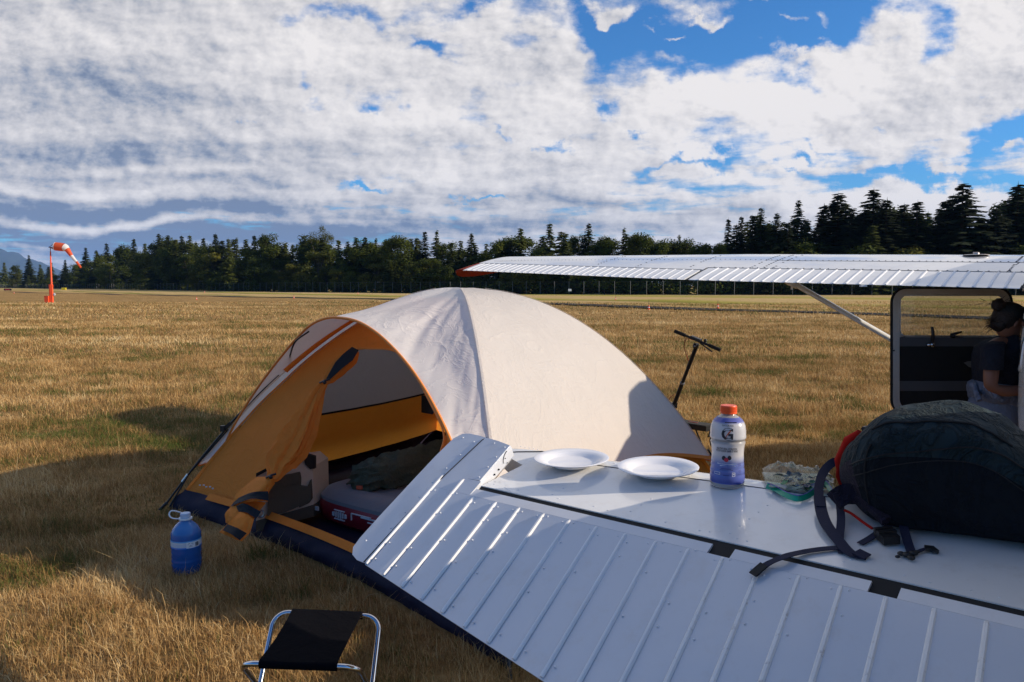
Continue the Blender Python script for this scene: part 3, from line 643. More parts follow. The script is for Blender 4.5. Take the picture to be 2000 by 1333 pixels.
def markers():
    first = None; M_STK = mat('stake', (.12, .10, .08), .7)
    L = [(1267, 588, 607, 'nearest striped stake marker right of the tent, by the taxiway'), (1402, 591, 606.5, 'stake marker above the sports drink bottle, by the taxiway'), (1202, 577, 586, 'far stake marker just right of the tent peak'),
         (399.5, 566, 572.5, 'far stake marker on the bright strip, fourth of the way in from the left'), (384, 581, 585.5, 'short marker on the grass strip left of the tent'), (574, 576, 584.7, 'stake marker on the strip halfway between windsock and tent peak'), (699, 570, 575.7, 'far stake marker beside the strip just left of the tent peak'), (27.5, 571, 574.5, 'tiny white marker in the grass left of the windsock')]
    for (u, v0, v1, lb) in L:
        p = atZ(u, v1, 0); h = atY(u, v0, p.y).z; t = thing('edge_marker', lb, 'marker', (p.x, p.y, gz(p.x, p.y)), 'markers along the airfield strips')
        if first is None:
            m = MB(); m.lathe([(.09, -.02), (.09, .03), (.05, .06), (.05, .22), (.06, .24), (.0, .30)], (0, 0, 0), 10); a = m.build('lamp_base', M_RED); m2 = MB(); m2.tube([(0, 0, 0), (0, 0, 1.0)], .012, 5); c = m2.build('stake', M_STK)
            m3 = MB(); m3.lathe([(.055, .12), (.055, .18)], (0, 0, 0), 10); d = m3.build('band', M_SW); first = (a, c, d)
            for o in first: o.data.transform(Matrix.Translation(ORG[o.name])); o.location = (0, 0, 0); o.parent = t
            new = first
        else:
            new = [o.copy() for o in first]
            for o in new: COL.objects.link(o); o.parent = t
        new[1].scale = (1, 1, h)
markers()
# ================================================================== the tent
TA, TB, TC, TD = Vector((-2.45, 5.40, 0)), Vector((-.02, 3.10, 0)), Vector((1.64, 5.55, 0)), Vector((-.79, 7.85, 0))
TCN = Vector((-.405, 5.475, 0)); TH = 1.58; PW = 2.15
def pw(C): return 1.75 if C is TA else PW
def tr(z, C=None): return max(0, 1-z/TH)**(1/pw(C))
def tz(r, C=None): return TH*(1-min(1, r)**pw(C))
def pole(Cn, r, off=0.0):      # point on the pole arc of a corner
    d = (Cn-TCN); p = TCN+d*r; p = Vector((p.x, p.y, tz(r, Cn)))
    if off: n = Vector((d.normalized().x*r, d.normalized().y*r, .55+.5*(1-r))).normalized(); p = p+n*off
    return p
def wall(Ca, Cb, s, z, bow=.06, off=0.0):      # wall between two corners at height z
    a = TCN+(Ca-TCN)*tr(z, Ca); b = TCN+(Cb-TCN)*tr(z, Cb); p = a.lerp(b, s)
    inn = (TCN-p); inn.z = 0
    nrm = Vector((-(b-a).y, (b-a).x, 0)).normalized(); nrm = nrm if nrm.dot(p-TCN) > 0 else -nrm
    return Vector((p.x, p.y, z))+nrm*(off-bow*4*s*(1-s)*(1.0-.3*z/TH))
def tentmats():
    def inner_bands(k, o, c):
        z = k.sep(o)[2]
        c = k.mix(k.smooth(z, .60, .605), c, (.52, .50, .50))
        line = k.m('MULTIPLY', k.smooth(z, .585, .592), k.m('SUBTRACT', 1.0, k.smooth(z, .604, .611)))
        return k.mix(line, c, (.01, .01, .012))
    a = cloth('orange_nylon', (.90, .255, .030), .18, .35, 4)
    b = cloth('inner_nylon', (.88, .33, .042), .45, .4, 3, bands=inner_bands)
    def seamf(k, o, c): return c
    f = cloth('pale_fly', (.83, .765, .70), .42, .22, 2.6, rough=.5)
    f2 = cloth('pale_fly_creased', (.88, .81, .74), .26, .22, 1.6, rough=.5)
    g = mat('navy_groundsheet', (.020, .016, .034), .7, var=.3, vscale=5, bump=.6, bscale=14, spec=.2)
    h = mat('orange_piping', (.80, .24, .03), .5)
    return a, b, f, f2, g, h
M_OR, M_IN, M_FLY, M_FLY2, M_TUB, M_PIP = tentmats()
M_NET = mat('black_trim', (.008, .008, .010), .8)
def tent():
    t = thing('dome_tent', 'orange dome tent under a pale cream fly with its front door open', 'tent', (TCN.x, TCN.y, 0))
    # corner poles
    for Cn in (TA, TB, TC, TD):
        m = MB(); r0_ = {0: .60, 1: .90, 2: .88, 3: .9}[[TA, TB, TC, TD].index(Cn)]; m.tube([pole(Cn, r0_+(1-r0_)*i/24, .045) for i in range(25)], .0075, 8); m.tube([pole(Cn, .99, .045), pole(Cn, 1.015, .05)-Vector((0, 0, .03))], .012, 8); m.build('tent_pole', M_BLK, t)
    # second straight strut by the left pole, sleeve, clips
    m = MB(); e = pole(TA, 1.0, .05); m.tube([pole(TA, .78, .03), pole(TA, .90, .075)+Vector((0, 0, -.05)), e+Vector((.05, -.02, .0))], .006, 6); m.build('guy_strap', M_BLK, t)
    m = MB(); p = pole(TA, .775, .05); m.box(p, (.035, .012, .012), Matrix.Rotation(-.7, 3, 'Y')); m.box(p+Vector((-.03, -.01, -.015)), (.014, .014, .02)); m.build('clip', M_BLK, t)
    m = MB(); m.tube([pole(TA, .915, .048), pole(TA, .935, .048)], .009, 8); m.build('pole_ferrule', mat('ferrule', (.6, .6, .6), .3, 1), t)
    m = MB(); m.tube([pole(TA, .34+.24*i/10, .035) for i in range(11)], .022, 8); m.build('pole_sleeve', M_OR, t)
    # tub
    def tubw(Ca, Cb, bow, z0=0.0):
        m = MB()
        def fn(u, v):
            w_ = wall(Ca, Cb, u, .0, bow); w1 = wall(Ca, Cb, u, .145, bow-.02); q_ = w_.lerp(w1, v); q_.z = z0+.145*v
            nn = (q_-TCN); nn.z = 0; nn.normalize(); bul = .025*math.sin(math.pi*v)+.014*mnoise.noise(Vector((q_.x*7, q_.y*7, v*3)))+.010*mnoise.noise(Vector((q_.x*20, q_.y*20, v*5)))
            return q_+nn*bul
        m.grid(fn, 90, 8); return m
    for i, (a, b, bw) in enumerate([(TA, TB, .15), (TB, TC, .08), (TC, TD, .08), (TD, TA, .12)]):
        tubw(a, b, bw).build('tub_wall', M_TUB, t)
    m = MB(); rr = [wall(a, b, s/12, .0, bw) for (a, b, bw) in [(TA, TB, .15), (TB, TC, .08), (TC, TD, .08), (TD, TA, .12)] for s in range(12)]
    i0 = m.vert((TCN.x, TCN.y, .02)); ids = [m.vert((p.x, p.y, .015)) for p in rr]
    for i in range(len(ids)): m.face((i0, ids[i], ids[(i+1) % len(ids)]))
    m.build('floor', M_TUB, t)
    # inner walls (orange), three plain ones
    for (a, b, bw) in [(TB, TC, .08), (TC, TD, .08), (TD, TA, .12)]:
        m = MB()
        def fn(u, v):
            z = .14+(1.50-.14)*v; p = wall(a, b, u, z, bw+.02, -.03)
            nn = (p-TCN); nn.z = 0; nn.normalize(); sag = .035*math.exp(-((z-.47)/.05)**2)*math.sin(math.pi*u)
            return p+nn*(sag+.012*mnoise.noise(Vector((p.x*4, p.y*4, z*5))))
        m.grid(fn, 40, 30); m.build('inner_wall', M_IN, t)
    # front wall with D-shaped door opening. local s along A->B, z up
    P0 = wall(TA, TB, .5, .5, 0); 
    def front(s, z): return wall(TA, TB, s, z, .15*(1-z/TH)+.01, -.01)
    # opening outline in (s,z): find by matching picture columns once, stored as numbers
    OPEN = OPENSZ
    def inside(s, z):
        c = False
        for i in range(len(OPEN)):
            (x1, y1), (x2, y2) = OPEN[i], OPEN[i-1]
            if (y1 > z) != (y2 > z) and s < (x2-x1)*(z-y1)/(y2-y1)+x1: c = not c
        return c
    # panel left of the opening, above and right: build strips from outline to wall border
    zt = 1.50
    def band(ptsA, ptsB, nm='front_panel', n=10, mt=M_OR, amp=.01):
        m = MB(); N = len(ptsA)-1
        def fn(u, v):
            k = u*N; i = min(int(k), N-1); f_ = k-i
            a = (ptsA[i][0]+(ptsA[i+1][0]-ptsA[i][0])*f_, ptsA[i][1]+(ptsA[i+1][1]-ptsA[i][1])*f_); b = (ptsB[i][0]+(ptsB[i+1][0]-ptsB[i][0])*f_, ptsB[i][1]+(ptsB[i+1][1]-ptsB[i][1])*f_)
            s = a[0]+(b[0]-a[0])*v; z = a[1]+(b[1]-a[1])*v; p = front(s, z); return p+Vector((-.69, -.72, 0))*amp*mnoise.noise(Vector((p.x*5, p.y*5, p.z*6)))
        m.grid(fn, 60, n); return m.build(nm, mt, t)
    L = OPEN[:OPEN_TL+1]          # from bottom-left up to top-left
    T_ = OPEN[OPEN_TL:OPEN_TR+1]  # across the top
    Rr = OPEN[OPEN_TR:]           # down the right to bottom right
    band([(0.0, z) for s, z in L[:-1]]+[(0.0, L[-1][1])], L)
    band([(0.0, T_[0][1]), (0.0, zt), (1.0, zt), (1.0, T_[-1][1])], list(T_)+[T_[-1]], amp=.004)
    band(Rr, [(1.0, z) for s, z in Rr])
    # triangle top-left corner above
    band([(0, .13), (.5, .13), (1, .13)], [(0, L[0][1]), (.5, L[0][1]), (1, L[0][1])], n=3)
    # zip edge of the opening
    m = MB(); m.tube([front(s, z)+Vector((-.01, -.01, 0)) for s, z in bez_sz(OPEN+[OPEN[0]])], .006, 6); m.build('zip', M_PIP, t)
    # header fold across door top
    m = MB(); hs = [front(s, z+.045)+Vector((-.008, -.008, 0)) for s, z in bez_sz(T_)]; m.strip(hs, Vector((-.69, -.72, .2)), .075, .004); m.build('header_fold', M_OR, t)
    # ---------------- fly
    def flywall(Ca, Cb, bulge, hem, mt, amp=.010):
        m = MB()
        def fn(u, v):
            zh = hem(u); z = zh+(TH-.003-zh)*(1-(1-v)**1.0); p = wall(Ca, Cb, u, z, 0, .030+bulge*4*u*(1-u)*(math.sin(math.pi*min(1, z/TH))**.8))
            nn = (p-TCN); nn.z = .4; nn.normalize()
            wv = amp*mnoise.noise(Vector((p.x*1.6, p.y*1.6, z*1.6)))+amp*.35*mnoise.noise(Vector((p.x*7, p.y*7, z*4)))
            edge = 16*(u*(1-u))**2
            p = p+nn*wv*min(1, edge); p.z += .010*(1-min(1, z/TH)**8)+.006; return p
        m.grid(fn, 80, 60); o = m.build('fly_panel', mt, t)
        hm = MB(); hm.strip([fn(i/80, 0)+(Vector((fn(i/80, 0).x, fn(i/80, 0).y, 0))-TCN).normalized()*.004 for i in range(81)], [(Vector((fn(i/80, 0).x, fn(i/80, 0).y, 0))-TCN).normalized() for i in range(81)], .022, .004); hm.build('fly_hem', M_PIP, t)
        return fn
    hemf = lambda u: .30+.05*math.sin(math.pi*u)
    fBC = flywall(TB, TC, .03, lambda u: .22+.11*u+.24*math.sin(math.pi*u), M_FLY)
    flywall(TC, TD, .03, hemf, M_FLY); fDA = flywall(TD, TA, .05, hemf, M_FLY)
    # ridge seams on the fly
    for fn_, uu in ((fBC, 0), (fBC, 1), (fDA, 1), (fDA, 0)):
        P_s = [fn_(uu, .01+.985*i/50) for i in range(51)]; m = MB(); nn_ = [((q_-TCN)*1.0).normalized() for q_ in P_s]; m.strip([q_+n_*.003 for q_, n_ in zip(P_s, nn_)], nn_, .014, .0015); m.build('ridge_seam', M_FLY, t, smooth=60)
    # front visor: ruled between E (free edge) and G (pole A -> apex -> pole B)
    EP = [(436, 878, 5.42), (455, 835, 5.42), (500, 762, 5.38), (552, 693, 5.28), (590, 650, 5.16), (612, 632, 5.06), (640, 621.5, 4.93), (668, 621.5, 4.80), (700, 629, 4.66), (735, 650, 4.50), (768, 680, 4.36), (800, 717, 4.21), (828, 758, 4.06), (852, 801, 3.92), (872, 842, 3.80), (890, 885, 3.68), (915, 940, 3.50), (935, 1010, 3.33)]
    E_ = bez([atY(*p) for p in EP], 5); NE = len(E_)-1
    def G(t_):
        if t_ < .42: zz = tz(.88*(1-t_/.42), TA); return fDA(1, max(0, (zz-.30)/(TH-.303)))
        zz = tz(.95*(t_-.42)/.58, TB); return fBC(0, max(0, (zz-.22)/(TH-.223)))
    def Ef(t_): k = t_*NE; i = min(int(k), NE-1); return E_[i].lerp(E_[i+1], k-i)
    def vis(u, v):
        e = Ef(u); g = G(u); p = e.lerp(g, v); L_ = (g-e).length
        up = Vector((-.35, -.4, .85)) if u > .42 else Vector((-.2, -.3, .9))
        fold = (-.02 if u < .55 else -.03)*math.sin(math.pi*v)*L_
        wr = .012*mnoise.noise(Vector((u*9, v*2.2, 4)))+.008*mnoise.noise(Vector((u*34+v*5, v*2, 1)))
        return p+up*(fold+wr*math.sin(math.pi*v)**.5*(1 if u > .5 else .5))
    m = MB(); m.grid(vis, 150, 30); m.build('fly_visor', M_FLY2, t)
    m = MB(); m.tube(E_, .0085, 8); m.build('visor_edge', M_PIP, t)
    m = MB(); a = atY(603, 648, 5.10); c = pole(TA, .56, .06); m.tube(bez([a, a.lerp(c, .35)+Vector((-.035, -.02, .01)), a.lerp(c, .7)+Vector((-.03, 0, -.01)), c]), .006, 6); m.build('tie_cord', M_BLK, t)
    # guy line tab at the right corner
    m = MB(); m.strip([pole(TC, .885, .07), pole(TC, .97, .12), pole(TC, 1.03, .10)+Vector((.02, -.02, -.02))], Vector((.2, -.9, .3)), .028, .003); m.build('corner_strap', M_BLK, t)
    # near corner buckle straps
    m = MB(); b0 = pole(TB, .985, .05); m.tube([b0+Vector((0, 0, .10)), b0+Vector((.0, -.01, -.02))], .012, 6); m.strip([b0+Vector((-.02, -.03, .16)), b0+Vector((-.02, -.03, 0))], Vector((-.3, -.9, 0)), .02); m.build('corner_buckle', M_BLK, t)
    m = MB(); m.ball(b0+Vector((-.02, -.035, .17)), (.012, .01, .02), 8, 6); m.build('corner_tab', M_PIP, t)
    # maker's tab near the left corner: pale squiggle patch
    m = MB(); 
    for k_ in range(5): q_ = front(.045+.012*k_, .20+.006*(k_ % 2))+Vector((-.02, -.022, 0)); m.box(q_, (.006, .003, .004))
    m.build('corner_tab', mat('tab_white', (.75, .7, .65), .6), t)
    # rolled door flap
    flap = [(694, 684, 4.98, .020), (684, 700, 4.96, .040), (664, 718, 4.92, .045), (645, 738, 4.88, .030), (635, 748, 4.86, .018), (628, 770, 4.84, .040), (612, 805, 4.80, .062), (596, 840, 4.76, .080), (575, 875, 4.70, .092), (556, 902, 4.64, .075), (537, 925, 4.58, .040), (528, 934, 4.54, .026)]
    C_ = bez([atY(u-(9 if 760 < v < 920 else 0), v, y-.03) for u, v, y, r_ in flap], 6); rad = np.interp(np.linspace(0, 1, len(C_)), np.linspace(0, 1, len(flap)), [f[3] for f in flap])
    rs = []
    for i, c in enumerate(C_):
        T2 = (C_[min(i+1, len(C_)-1)]-C_[max(i-1, 0)]).normalized(); x = T2.cross(Vector((0, -1, .1))).normalized(); y = T2.cross(x); ring = []
        for j in range(40):
            a_ = 2*math.pi*j/40; rr_ = rad[i]*(1+.22*math.sin(a_*5+1.3*math.sin(i*.12))+.16*math.sin(a_*9+i*.15)+.10*mnoise.noise(Vector((j*.7, i*.4, 0)))); ring.append(c+x*rr_*math.cos(a_)+y*rr_*math.sin(a_)*.55)
        rs.append(ring)
    m = MB(); m.rings(rs); fl = m.build('rolled_door', M_OR, t); ORG[fl.name] = ORG[t.name]
    m = MB(); m.strip([atY(694, 682, 4.90), atY(680, 698, 4.85), atY(662, 714, 4.82), atY(640, 742, 4.80)], Vector((-.2, -1, .2)), [.05, .075, .06, .02], .006); m.build('door_mesh', M_NET, fl)
    for (u, v, y, s_) in ((634, 747, 4.79, 1), (529, 932, 4.48, 1)):
        m = MB(); m.tube(bez([atY(u-9*s_, v+1, y+.03), atY(u, v-3, y-.01), atY(u+10*s_, v-6, y)]), .007, 6); m.ball(atY(u, v, y-.01), .013, 8, 6); m.build('toggle_tie', M_BLK, fl)
    # loose lower end of the door, hanging over the tub with black binding
    def quadcloth(rows, nm, mt, n=10, amp=.012):
        P = [[atY(*p) for p in r] for r in rows]; P = [bez(r, n) for r in P]; cols = list(zip(*P)); cols = [bez(list(c), n) for c in cols]
        m = MB(); w_ = len(cols); h_ = len(cols[0])
        def fn(a, b): p = cols[round(a*(w_-1))][round(b*(h_-1))]; return p+Vector((0, -1, .2))*amp*(mnoise.noise(Vector((a*5, b*3, 2)))+.6*mnoise.noise(Vector((a*12, b*4, 5))))
        m.grid(fn, w_-1, h_-1); return m.build(nm, mt, fl)
    quadcloth([[(500, 932, 4.62), (530, 932, 4.50), (537, 945, 4.52)], [(462, 965, 4.56), (505, 962, 4.44), (523, 966, 4.46)], [(452, 990, 4.52), (492, 980, 4.40), (523, 980, 4.42)]], 'door_end', M_OR)
    quadcloth([[(461, 975, 4.54), (492, 962, 4.41), (524, 960, 4.42)], [(450, 990, 4.50), (490, 975, 4.37), (524, 979, 4.39)]], 'door_binding', M_NET, amp=.006)
    quadcloth([[(450, 990, 4.52), (478, 978, 4.50), (520, 982, 4.46)], [(440, 1004, 4.46), (470, 1000, 4.42), (500, 1008, 4.40)], [(441, 1022, 4.42), (468, 1024, 4.36), (494, 1018, 4.36)]], 'door_end', M_OR)
    quadcloth([[(461, 989, 4.44), (478, 984, 4.40), (510, 1000, 4.36)], [(466, 1000, 4.40), (482, 1002, 4.36), (500, 1014, 4.33)]], 'door_binding', M_NET, amp=.005)
    quadcloth([[(468, 1000, 4.38), (484, 1006, 4.34), (496, 1016, 4.32)], [(446, 1022, 4.30), (470, 1032, 4.26), (488, 1040, 4.26)], [(428, 1040, 4.26), (450, 1050, 4.20), (472, 1058, 4.20)]], 'door_end', M_OR)
    quadcloth([[(444, 1024, 4.28), (464, 1032, 4.22), (482, 1042, 4.22)], [(434, 1036, 4.24), (452, 1044, 4.18), (468, 1056, 4.18)]], 'door_binding', M_NET, amp=.004)
    # orange sill on top of the front tub
    m = MB(); m.strip([front(.10+.88*i/40, .150)+Vector((-.03, -.032, 0)) for i in range(41)], Vector((-.5, -.5, .7)), .05, .004); m.build('door_sill', M_OR, t)
    # pocket hanging inside by the right
    m = MB(); m.grid(lambda u, v: atY(823+u*(42-20*v), 772+v*34+u*4, 5.9-.6*u), 8, 6); m.build('inner_pocket', M_NET, t)
def bez_sz(L, n=5): return [(p.x, p.y) for p in bez([Vector((a, b, 0)) for a, b in L], n)]
def px2front(u, v):      # solve where a sight line meets the front wall
    best = None
    for i in range(0, 101):
        for j in range(0, 61):
            s = i/100; z = .1+1.3*j/60; p = wall(TA, TB, s, z, .15*(1-z/TH)+.01, -.01); d = p-CAMP; r = ray(u, v)
            uu = d-r*(d.dot(r)/r.dot(r)); e = uu.length/d.length
            if best is None or e < best[0]: best = (e, s, z)
    return best[1], best[2]
OPX = [(500, 1010), (525, 945), (555, 890), (590, 828), (625, 760), (655, 715), (690, 683), (730, 681), (775, 686), (810, 725), (845, 785), (868, 845), (862, 890), (850, 960), (850, 1060), (870, 1150)]
OPENSZ = [px2front(u, v) for u, v in OPX]; OPEN_TL = 6; OPEN_TR = 8
tent()
# ------------------------------------------------------------------ gear inside the tent
def organiser():
    t = thing('storage_case', 'beige fabric case with dark brown pockets standing inside the tent door', 'storage case', atZ(560, 1010, .03))
    M_B = mat('beige_canvas', (.66, .53, .42), .9, bump=.5, bscale=90); M_D = mat('brown_mesh', (.10, .085, .062), .9, bump=.4, bscale=60); M_Db = mat('dark_lid', (.012, .012, .014), .7)
    def Q(u, v, d=0): k = (u-500)/115; return atY(u, v, 4.72+.30*k+d)
    def quad(pts, nm, mt, th=.02, par=None, d=0):
        m = MB(); P = [Q(u, v, d) for u, v in pts]; B = [p+Vector((.03, .20, 0))*th/.2 for p in P]; n = len(P)
        b = len(m.v); m.v += [tuple(p) for p in P+B]; m.face([b+i for i in range(n)][::-1]); m.face([b+n+i for i in range(n)])
        for i in range(n): j = (i+1) % n; m.face((b+i, b+j, b+n+j, b+n+i))
        return m.build(nm, mt, par or t, smooth=30)
    quad([(500, 930), (545, 905), (594, 898), (611, 912), (613, 986), (560, 1003), (500, 1019)], 'case_body', M_B, .26)
    quad([(500, 1018), (560, 1002), (613, 986), (613, 1010), (560, 1022), (500, 1040)], 'case_base', M_D, .27, d=-.005)
    quad([(527, 936), (560, 928), (583, 925), (585, 936), (583, 990), (555, 1002), (522, 1008), (524, 960)], 'pocket', M_D, .03, d=-.03)
    quad([(528, 935), (583, 923), (585, 943), (560, 948), (528, 955)], 'pocket_flap', M_D, .02, d=-.045)
    quad([(584, 950), (600, 952), (606, 938), (608, 975), (602, 984), (584, 992)], 'pocket', M_D, .025, d=-.028)
    quad([(592, 892), (600, 888), (614, 892), (614, 916), (606, 917), (596, 908)], 'corner_guard', M_Db, .03, d=-.015)
    quad([(500, 925), (545, 902), (594, 895), (594, 899), (545, 908), (500, 932)], 'lid_edge', M_Db, .05, d=-.01)
    m = MB(); c = Q(509, 1004, -.02); m.tube([c+Vector((.022*math.cos(a*.5236), 0, .022*math.sin(a*.5236))) for a in range(13)], .006, 6, caps=False); m.build('eyelet', mat('eyelet', (.3, .3, .3), .3, 1), t)
organiser()
def airbed():
    M_T = mat('flocked_grey', (.19, .17, .18), .95, sheen=.4, bump=.3, bscale=60); M_S = mat('airbed_red', (.30, .012, .022), .35, var=.2); M_W = mat('airbed_print', (.75, .70, .68), .6)
    # bed frame: head near px(620,930), long side runs to right-near
    A = Vector((-1.40, 5.10, .02)); d1 = Vector((.80, -.60, 0)).normalized(); d2 = Vector((.60, .80, 0)).normalized(); Lw, Wd, Ht = 1.9, 1.15, .23
    t = thing('air_mattress', 'grey topped air mattress with red printed side inside the tent', 'air mattress', A+d1*.9+d2*.5)
    def P(a, b, c): return A+d1*a+d2*b+Vector((0, 0, c))
    n = 60; prof = []
    def outline(rin, z):
        out = []; rc = .16
        for k in range(n):
            a = 2*math.pi*k/n; ca, sa = math.cos(a), math.sin(a); ex = .28
            x = (Lw/2-rin)*math.copysign(abs(ca)**ex, ca); y = (Wd/2-rin)*math.copysign(abs(sa)**ex, sa); out.append(P(Lw/2+x, Wd/2+y, z))
        return out
    m = MB(); m.rings([outline(.05, .0), outline(.012, .03), outline(0, .07), outline(0, .12), outline(.015, .155)]); m.build('side', M_S, t)
    m = MB(); m.rings([outline(.012, .150), outline(.010, .175), outline(.04, .215), outline(.09, .232), outline(.16, .222), outline(.24, .205), outline(.34, .208), outline(.42, .2)]); m.build('top', M_T, t)
    # print on the red side facing the door: emblem and bars
    m = MB()
    def onside(a, z, w_, h_): c = P(a, -.004, z); m.box(c, (w_, .004, h_), Matrix(((d1.x, d2.x, 0), (d1.y, d2.y, 0), (0, 0, 1))))
    for k in range(6): onside(.30+.022*k, .095+.0*k, .0045, .022-.003*abs(k-2.5))
    onside(.355, .124, .05, .003); onside(.355, .066, .05, .003); onside(.29, .095, .003, .012); onside(.42, .095, .003, .012)
    onside(.56, .128, .09, .003); onside(.47, .105, .003, .022); onside(.66, .118, .10, .004); onside(.70, .095, .08, .003); onside(.13, .10, .016, .014)
    m.build('side_print', M_W, t)
airbed()
def sleeping_bag():
    M = cloth('olive_quilt', (.125, .13, .085), 0, .8, 8); m = MB(); c0 = atZ(745, 955, .25); t0 = Vector(c0)
    pts = bez([t0+Vector((-.17, .10, .06)), t0+Vector((.0, .06, .10)), t0+Vector((.16, .12, .12)), t0+Vector((.34, .28, .15)), t0+Vector((.50, .46, .16)), t0+Vector((.66, .6, .12))], 8); rs = []
    for i, p in enumerate(pts):
        k = i/(len(pts)-1); rr = (.04+.115*math.sin(math.pi*min(1, .12+k*.9))**.6); ring = []
        for j in range(56):
            a = 2*math.pi*j/56; d = Vector((.5*math.cos(a), math.cos(a)*.9, math.sin(a)*.72)); nn = mnoise.noise(Vector((d.x*4+i*.22, d.y*4, d.z*4)))*.35+mnoise.noise(Vector((d.x*11+i*.5, d.y*10, d.z*9)))*.22+.12*abs(mnoise.noise(Vector((i*.9, j*.35, 3))))
            ring.append(p+d*rr*(1+nn))
        rs.append(ring)
    m.rings(rs); o = m.build('sleeping_bag', M, None, smooth=80); tag(o, 'crumpled olive green sleeping bag on the air mattress', 'sleeping bag')
    m = MB(); m.box(t0+Vector((-.13, -.08, .03)), (.02, .004, .012)); r_ = m.build('tag', mat('tag_red', (.5, .08, .03), .6), o)
sleeping_bag()
# ================================================================== the aeroplane
FW = Vector((.647, .763, 0)); IN = Vector((.763, -.647, 0)); UP = Vector((0, 0, 1))
H0 = Vector((-.246, 2.543, .946)); EA = R(31.5); ED = -FW*math.cos(EA)-UP*math.sin(EA); EN = Vector((-.338, -.398, .853))
SA = R(8); SC = FW*math.cos(SA)+UP*math.sin(SA); SN = Vector((-FW.x*math.sin(SA), -FW.y*math.sin(SA), math.cos(SA))); SP0 = atZ(1285, 922, 1.0)
def EP_(s, c, h=0): return H0+IN*s+ED*c+EN*h
def SPt(s, c, h=0):
    b = H0+IN*s; off = (SP0-b).dot(SN)/1.0; return b+SN*(off/SN.dot(SN))+SC*c+SN*h
def surf(u, v, h=0):      # sight line to the tailplane surface
    p = onplane(u, v, SP0, SN); c = (p-H0).dot(SC)
    if c < .015: p = onplane(u, v, H0+EN*.004, EN); return p+EN*h, EN
    return p+SN*h, SN
def paint(name, col, rough=.16, seams=False):
    m, k, b = newmat(name); o = k.n('ShaderNodeTexCoord').outputs['Object']
    sc = k.noise(o, 90, 5, .75); gr = k.noise(o, 3.5, 6, .7)
    c = k.mix(k.smooth(gr, .56, .74), col, tuple(x*.92 for x in col)); c = k.mix(k.m('MULTIPLY', k.smooth(sc, .66, .72), .35), c, tuple(x*.55 for x in col)); sm_ = k.smooth(k.noise(k.vm('MULTIPLY', o, (9, 9, 2)), 1.2, 8, .75), .50, .70); c = k.mix(k.m('MULTIPLY', sm_, .22), c, (.50, .44, .38)); sp_ = k.smooth(k.noise(o, 230, 3, .6), .72, .78); c = k.mix(k.m('MULTIPLY', sp_, .5), c, (.30, .25, .2))
    k.put(b.inputs['Base Color'], c); k.put(b.inputs['Roughness'], k.m('ADD', k.m('MULTIPLY', k.noise(o, 6, 6, .7), .16), rough-.06))
    b.inputs['Coat Weight'].default_value = .5; b.inputs['Coat Roughness'].default_value = .06
    bn = k.n('ShaderNodeBump'); bn.inputs['Strength'].default_value = .25; bn.inputs['Distance'].default_value = .01
    k.put(bn.inputs['Height'], k.noise(o, 5.0, 2, .5)); k.put(b.inputs['Normal'], bn.outputs[0]); return m
M_P = paint('white_aircraft_paint', (.74, .74, .73)); M_PE = paint('elevator_white_shaded', (.60, .615, .65)); M_PD = mat('black_gap', (.006, .006, .007), .8); M_RIV = mat('rivet_paint', (.74, .74, .75), .22)  # elevator copy of the white is darkened and blued: shade put into its colour
M_DIRTY = mat('bead_paint', (.78, .77, .74), .3, dirt=((.30, .26, .22), 35, .56, .5)); M_ORP = mat('orange_trim', (.30, .030, .014), .75, spec=.1, var=.2, vscale=2)
M_RUB = mat('rubber', (.008, .008, .008), .7)
ap = thing('light_airplane', 'white high wing light aeroplane whose ribbed tail and far wing frame the camp', 'airplane', Vector((3.6, 4.36, 0))+FW*.8)
def P_(m, nm, mt, par=None, sm=35):
    o = m.build(nm, mt, par or ap, smooth=sm); ORG[o.name] = ORG[ap.name]; return o
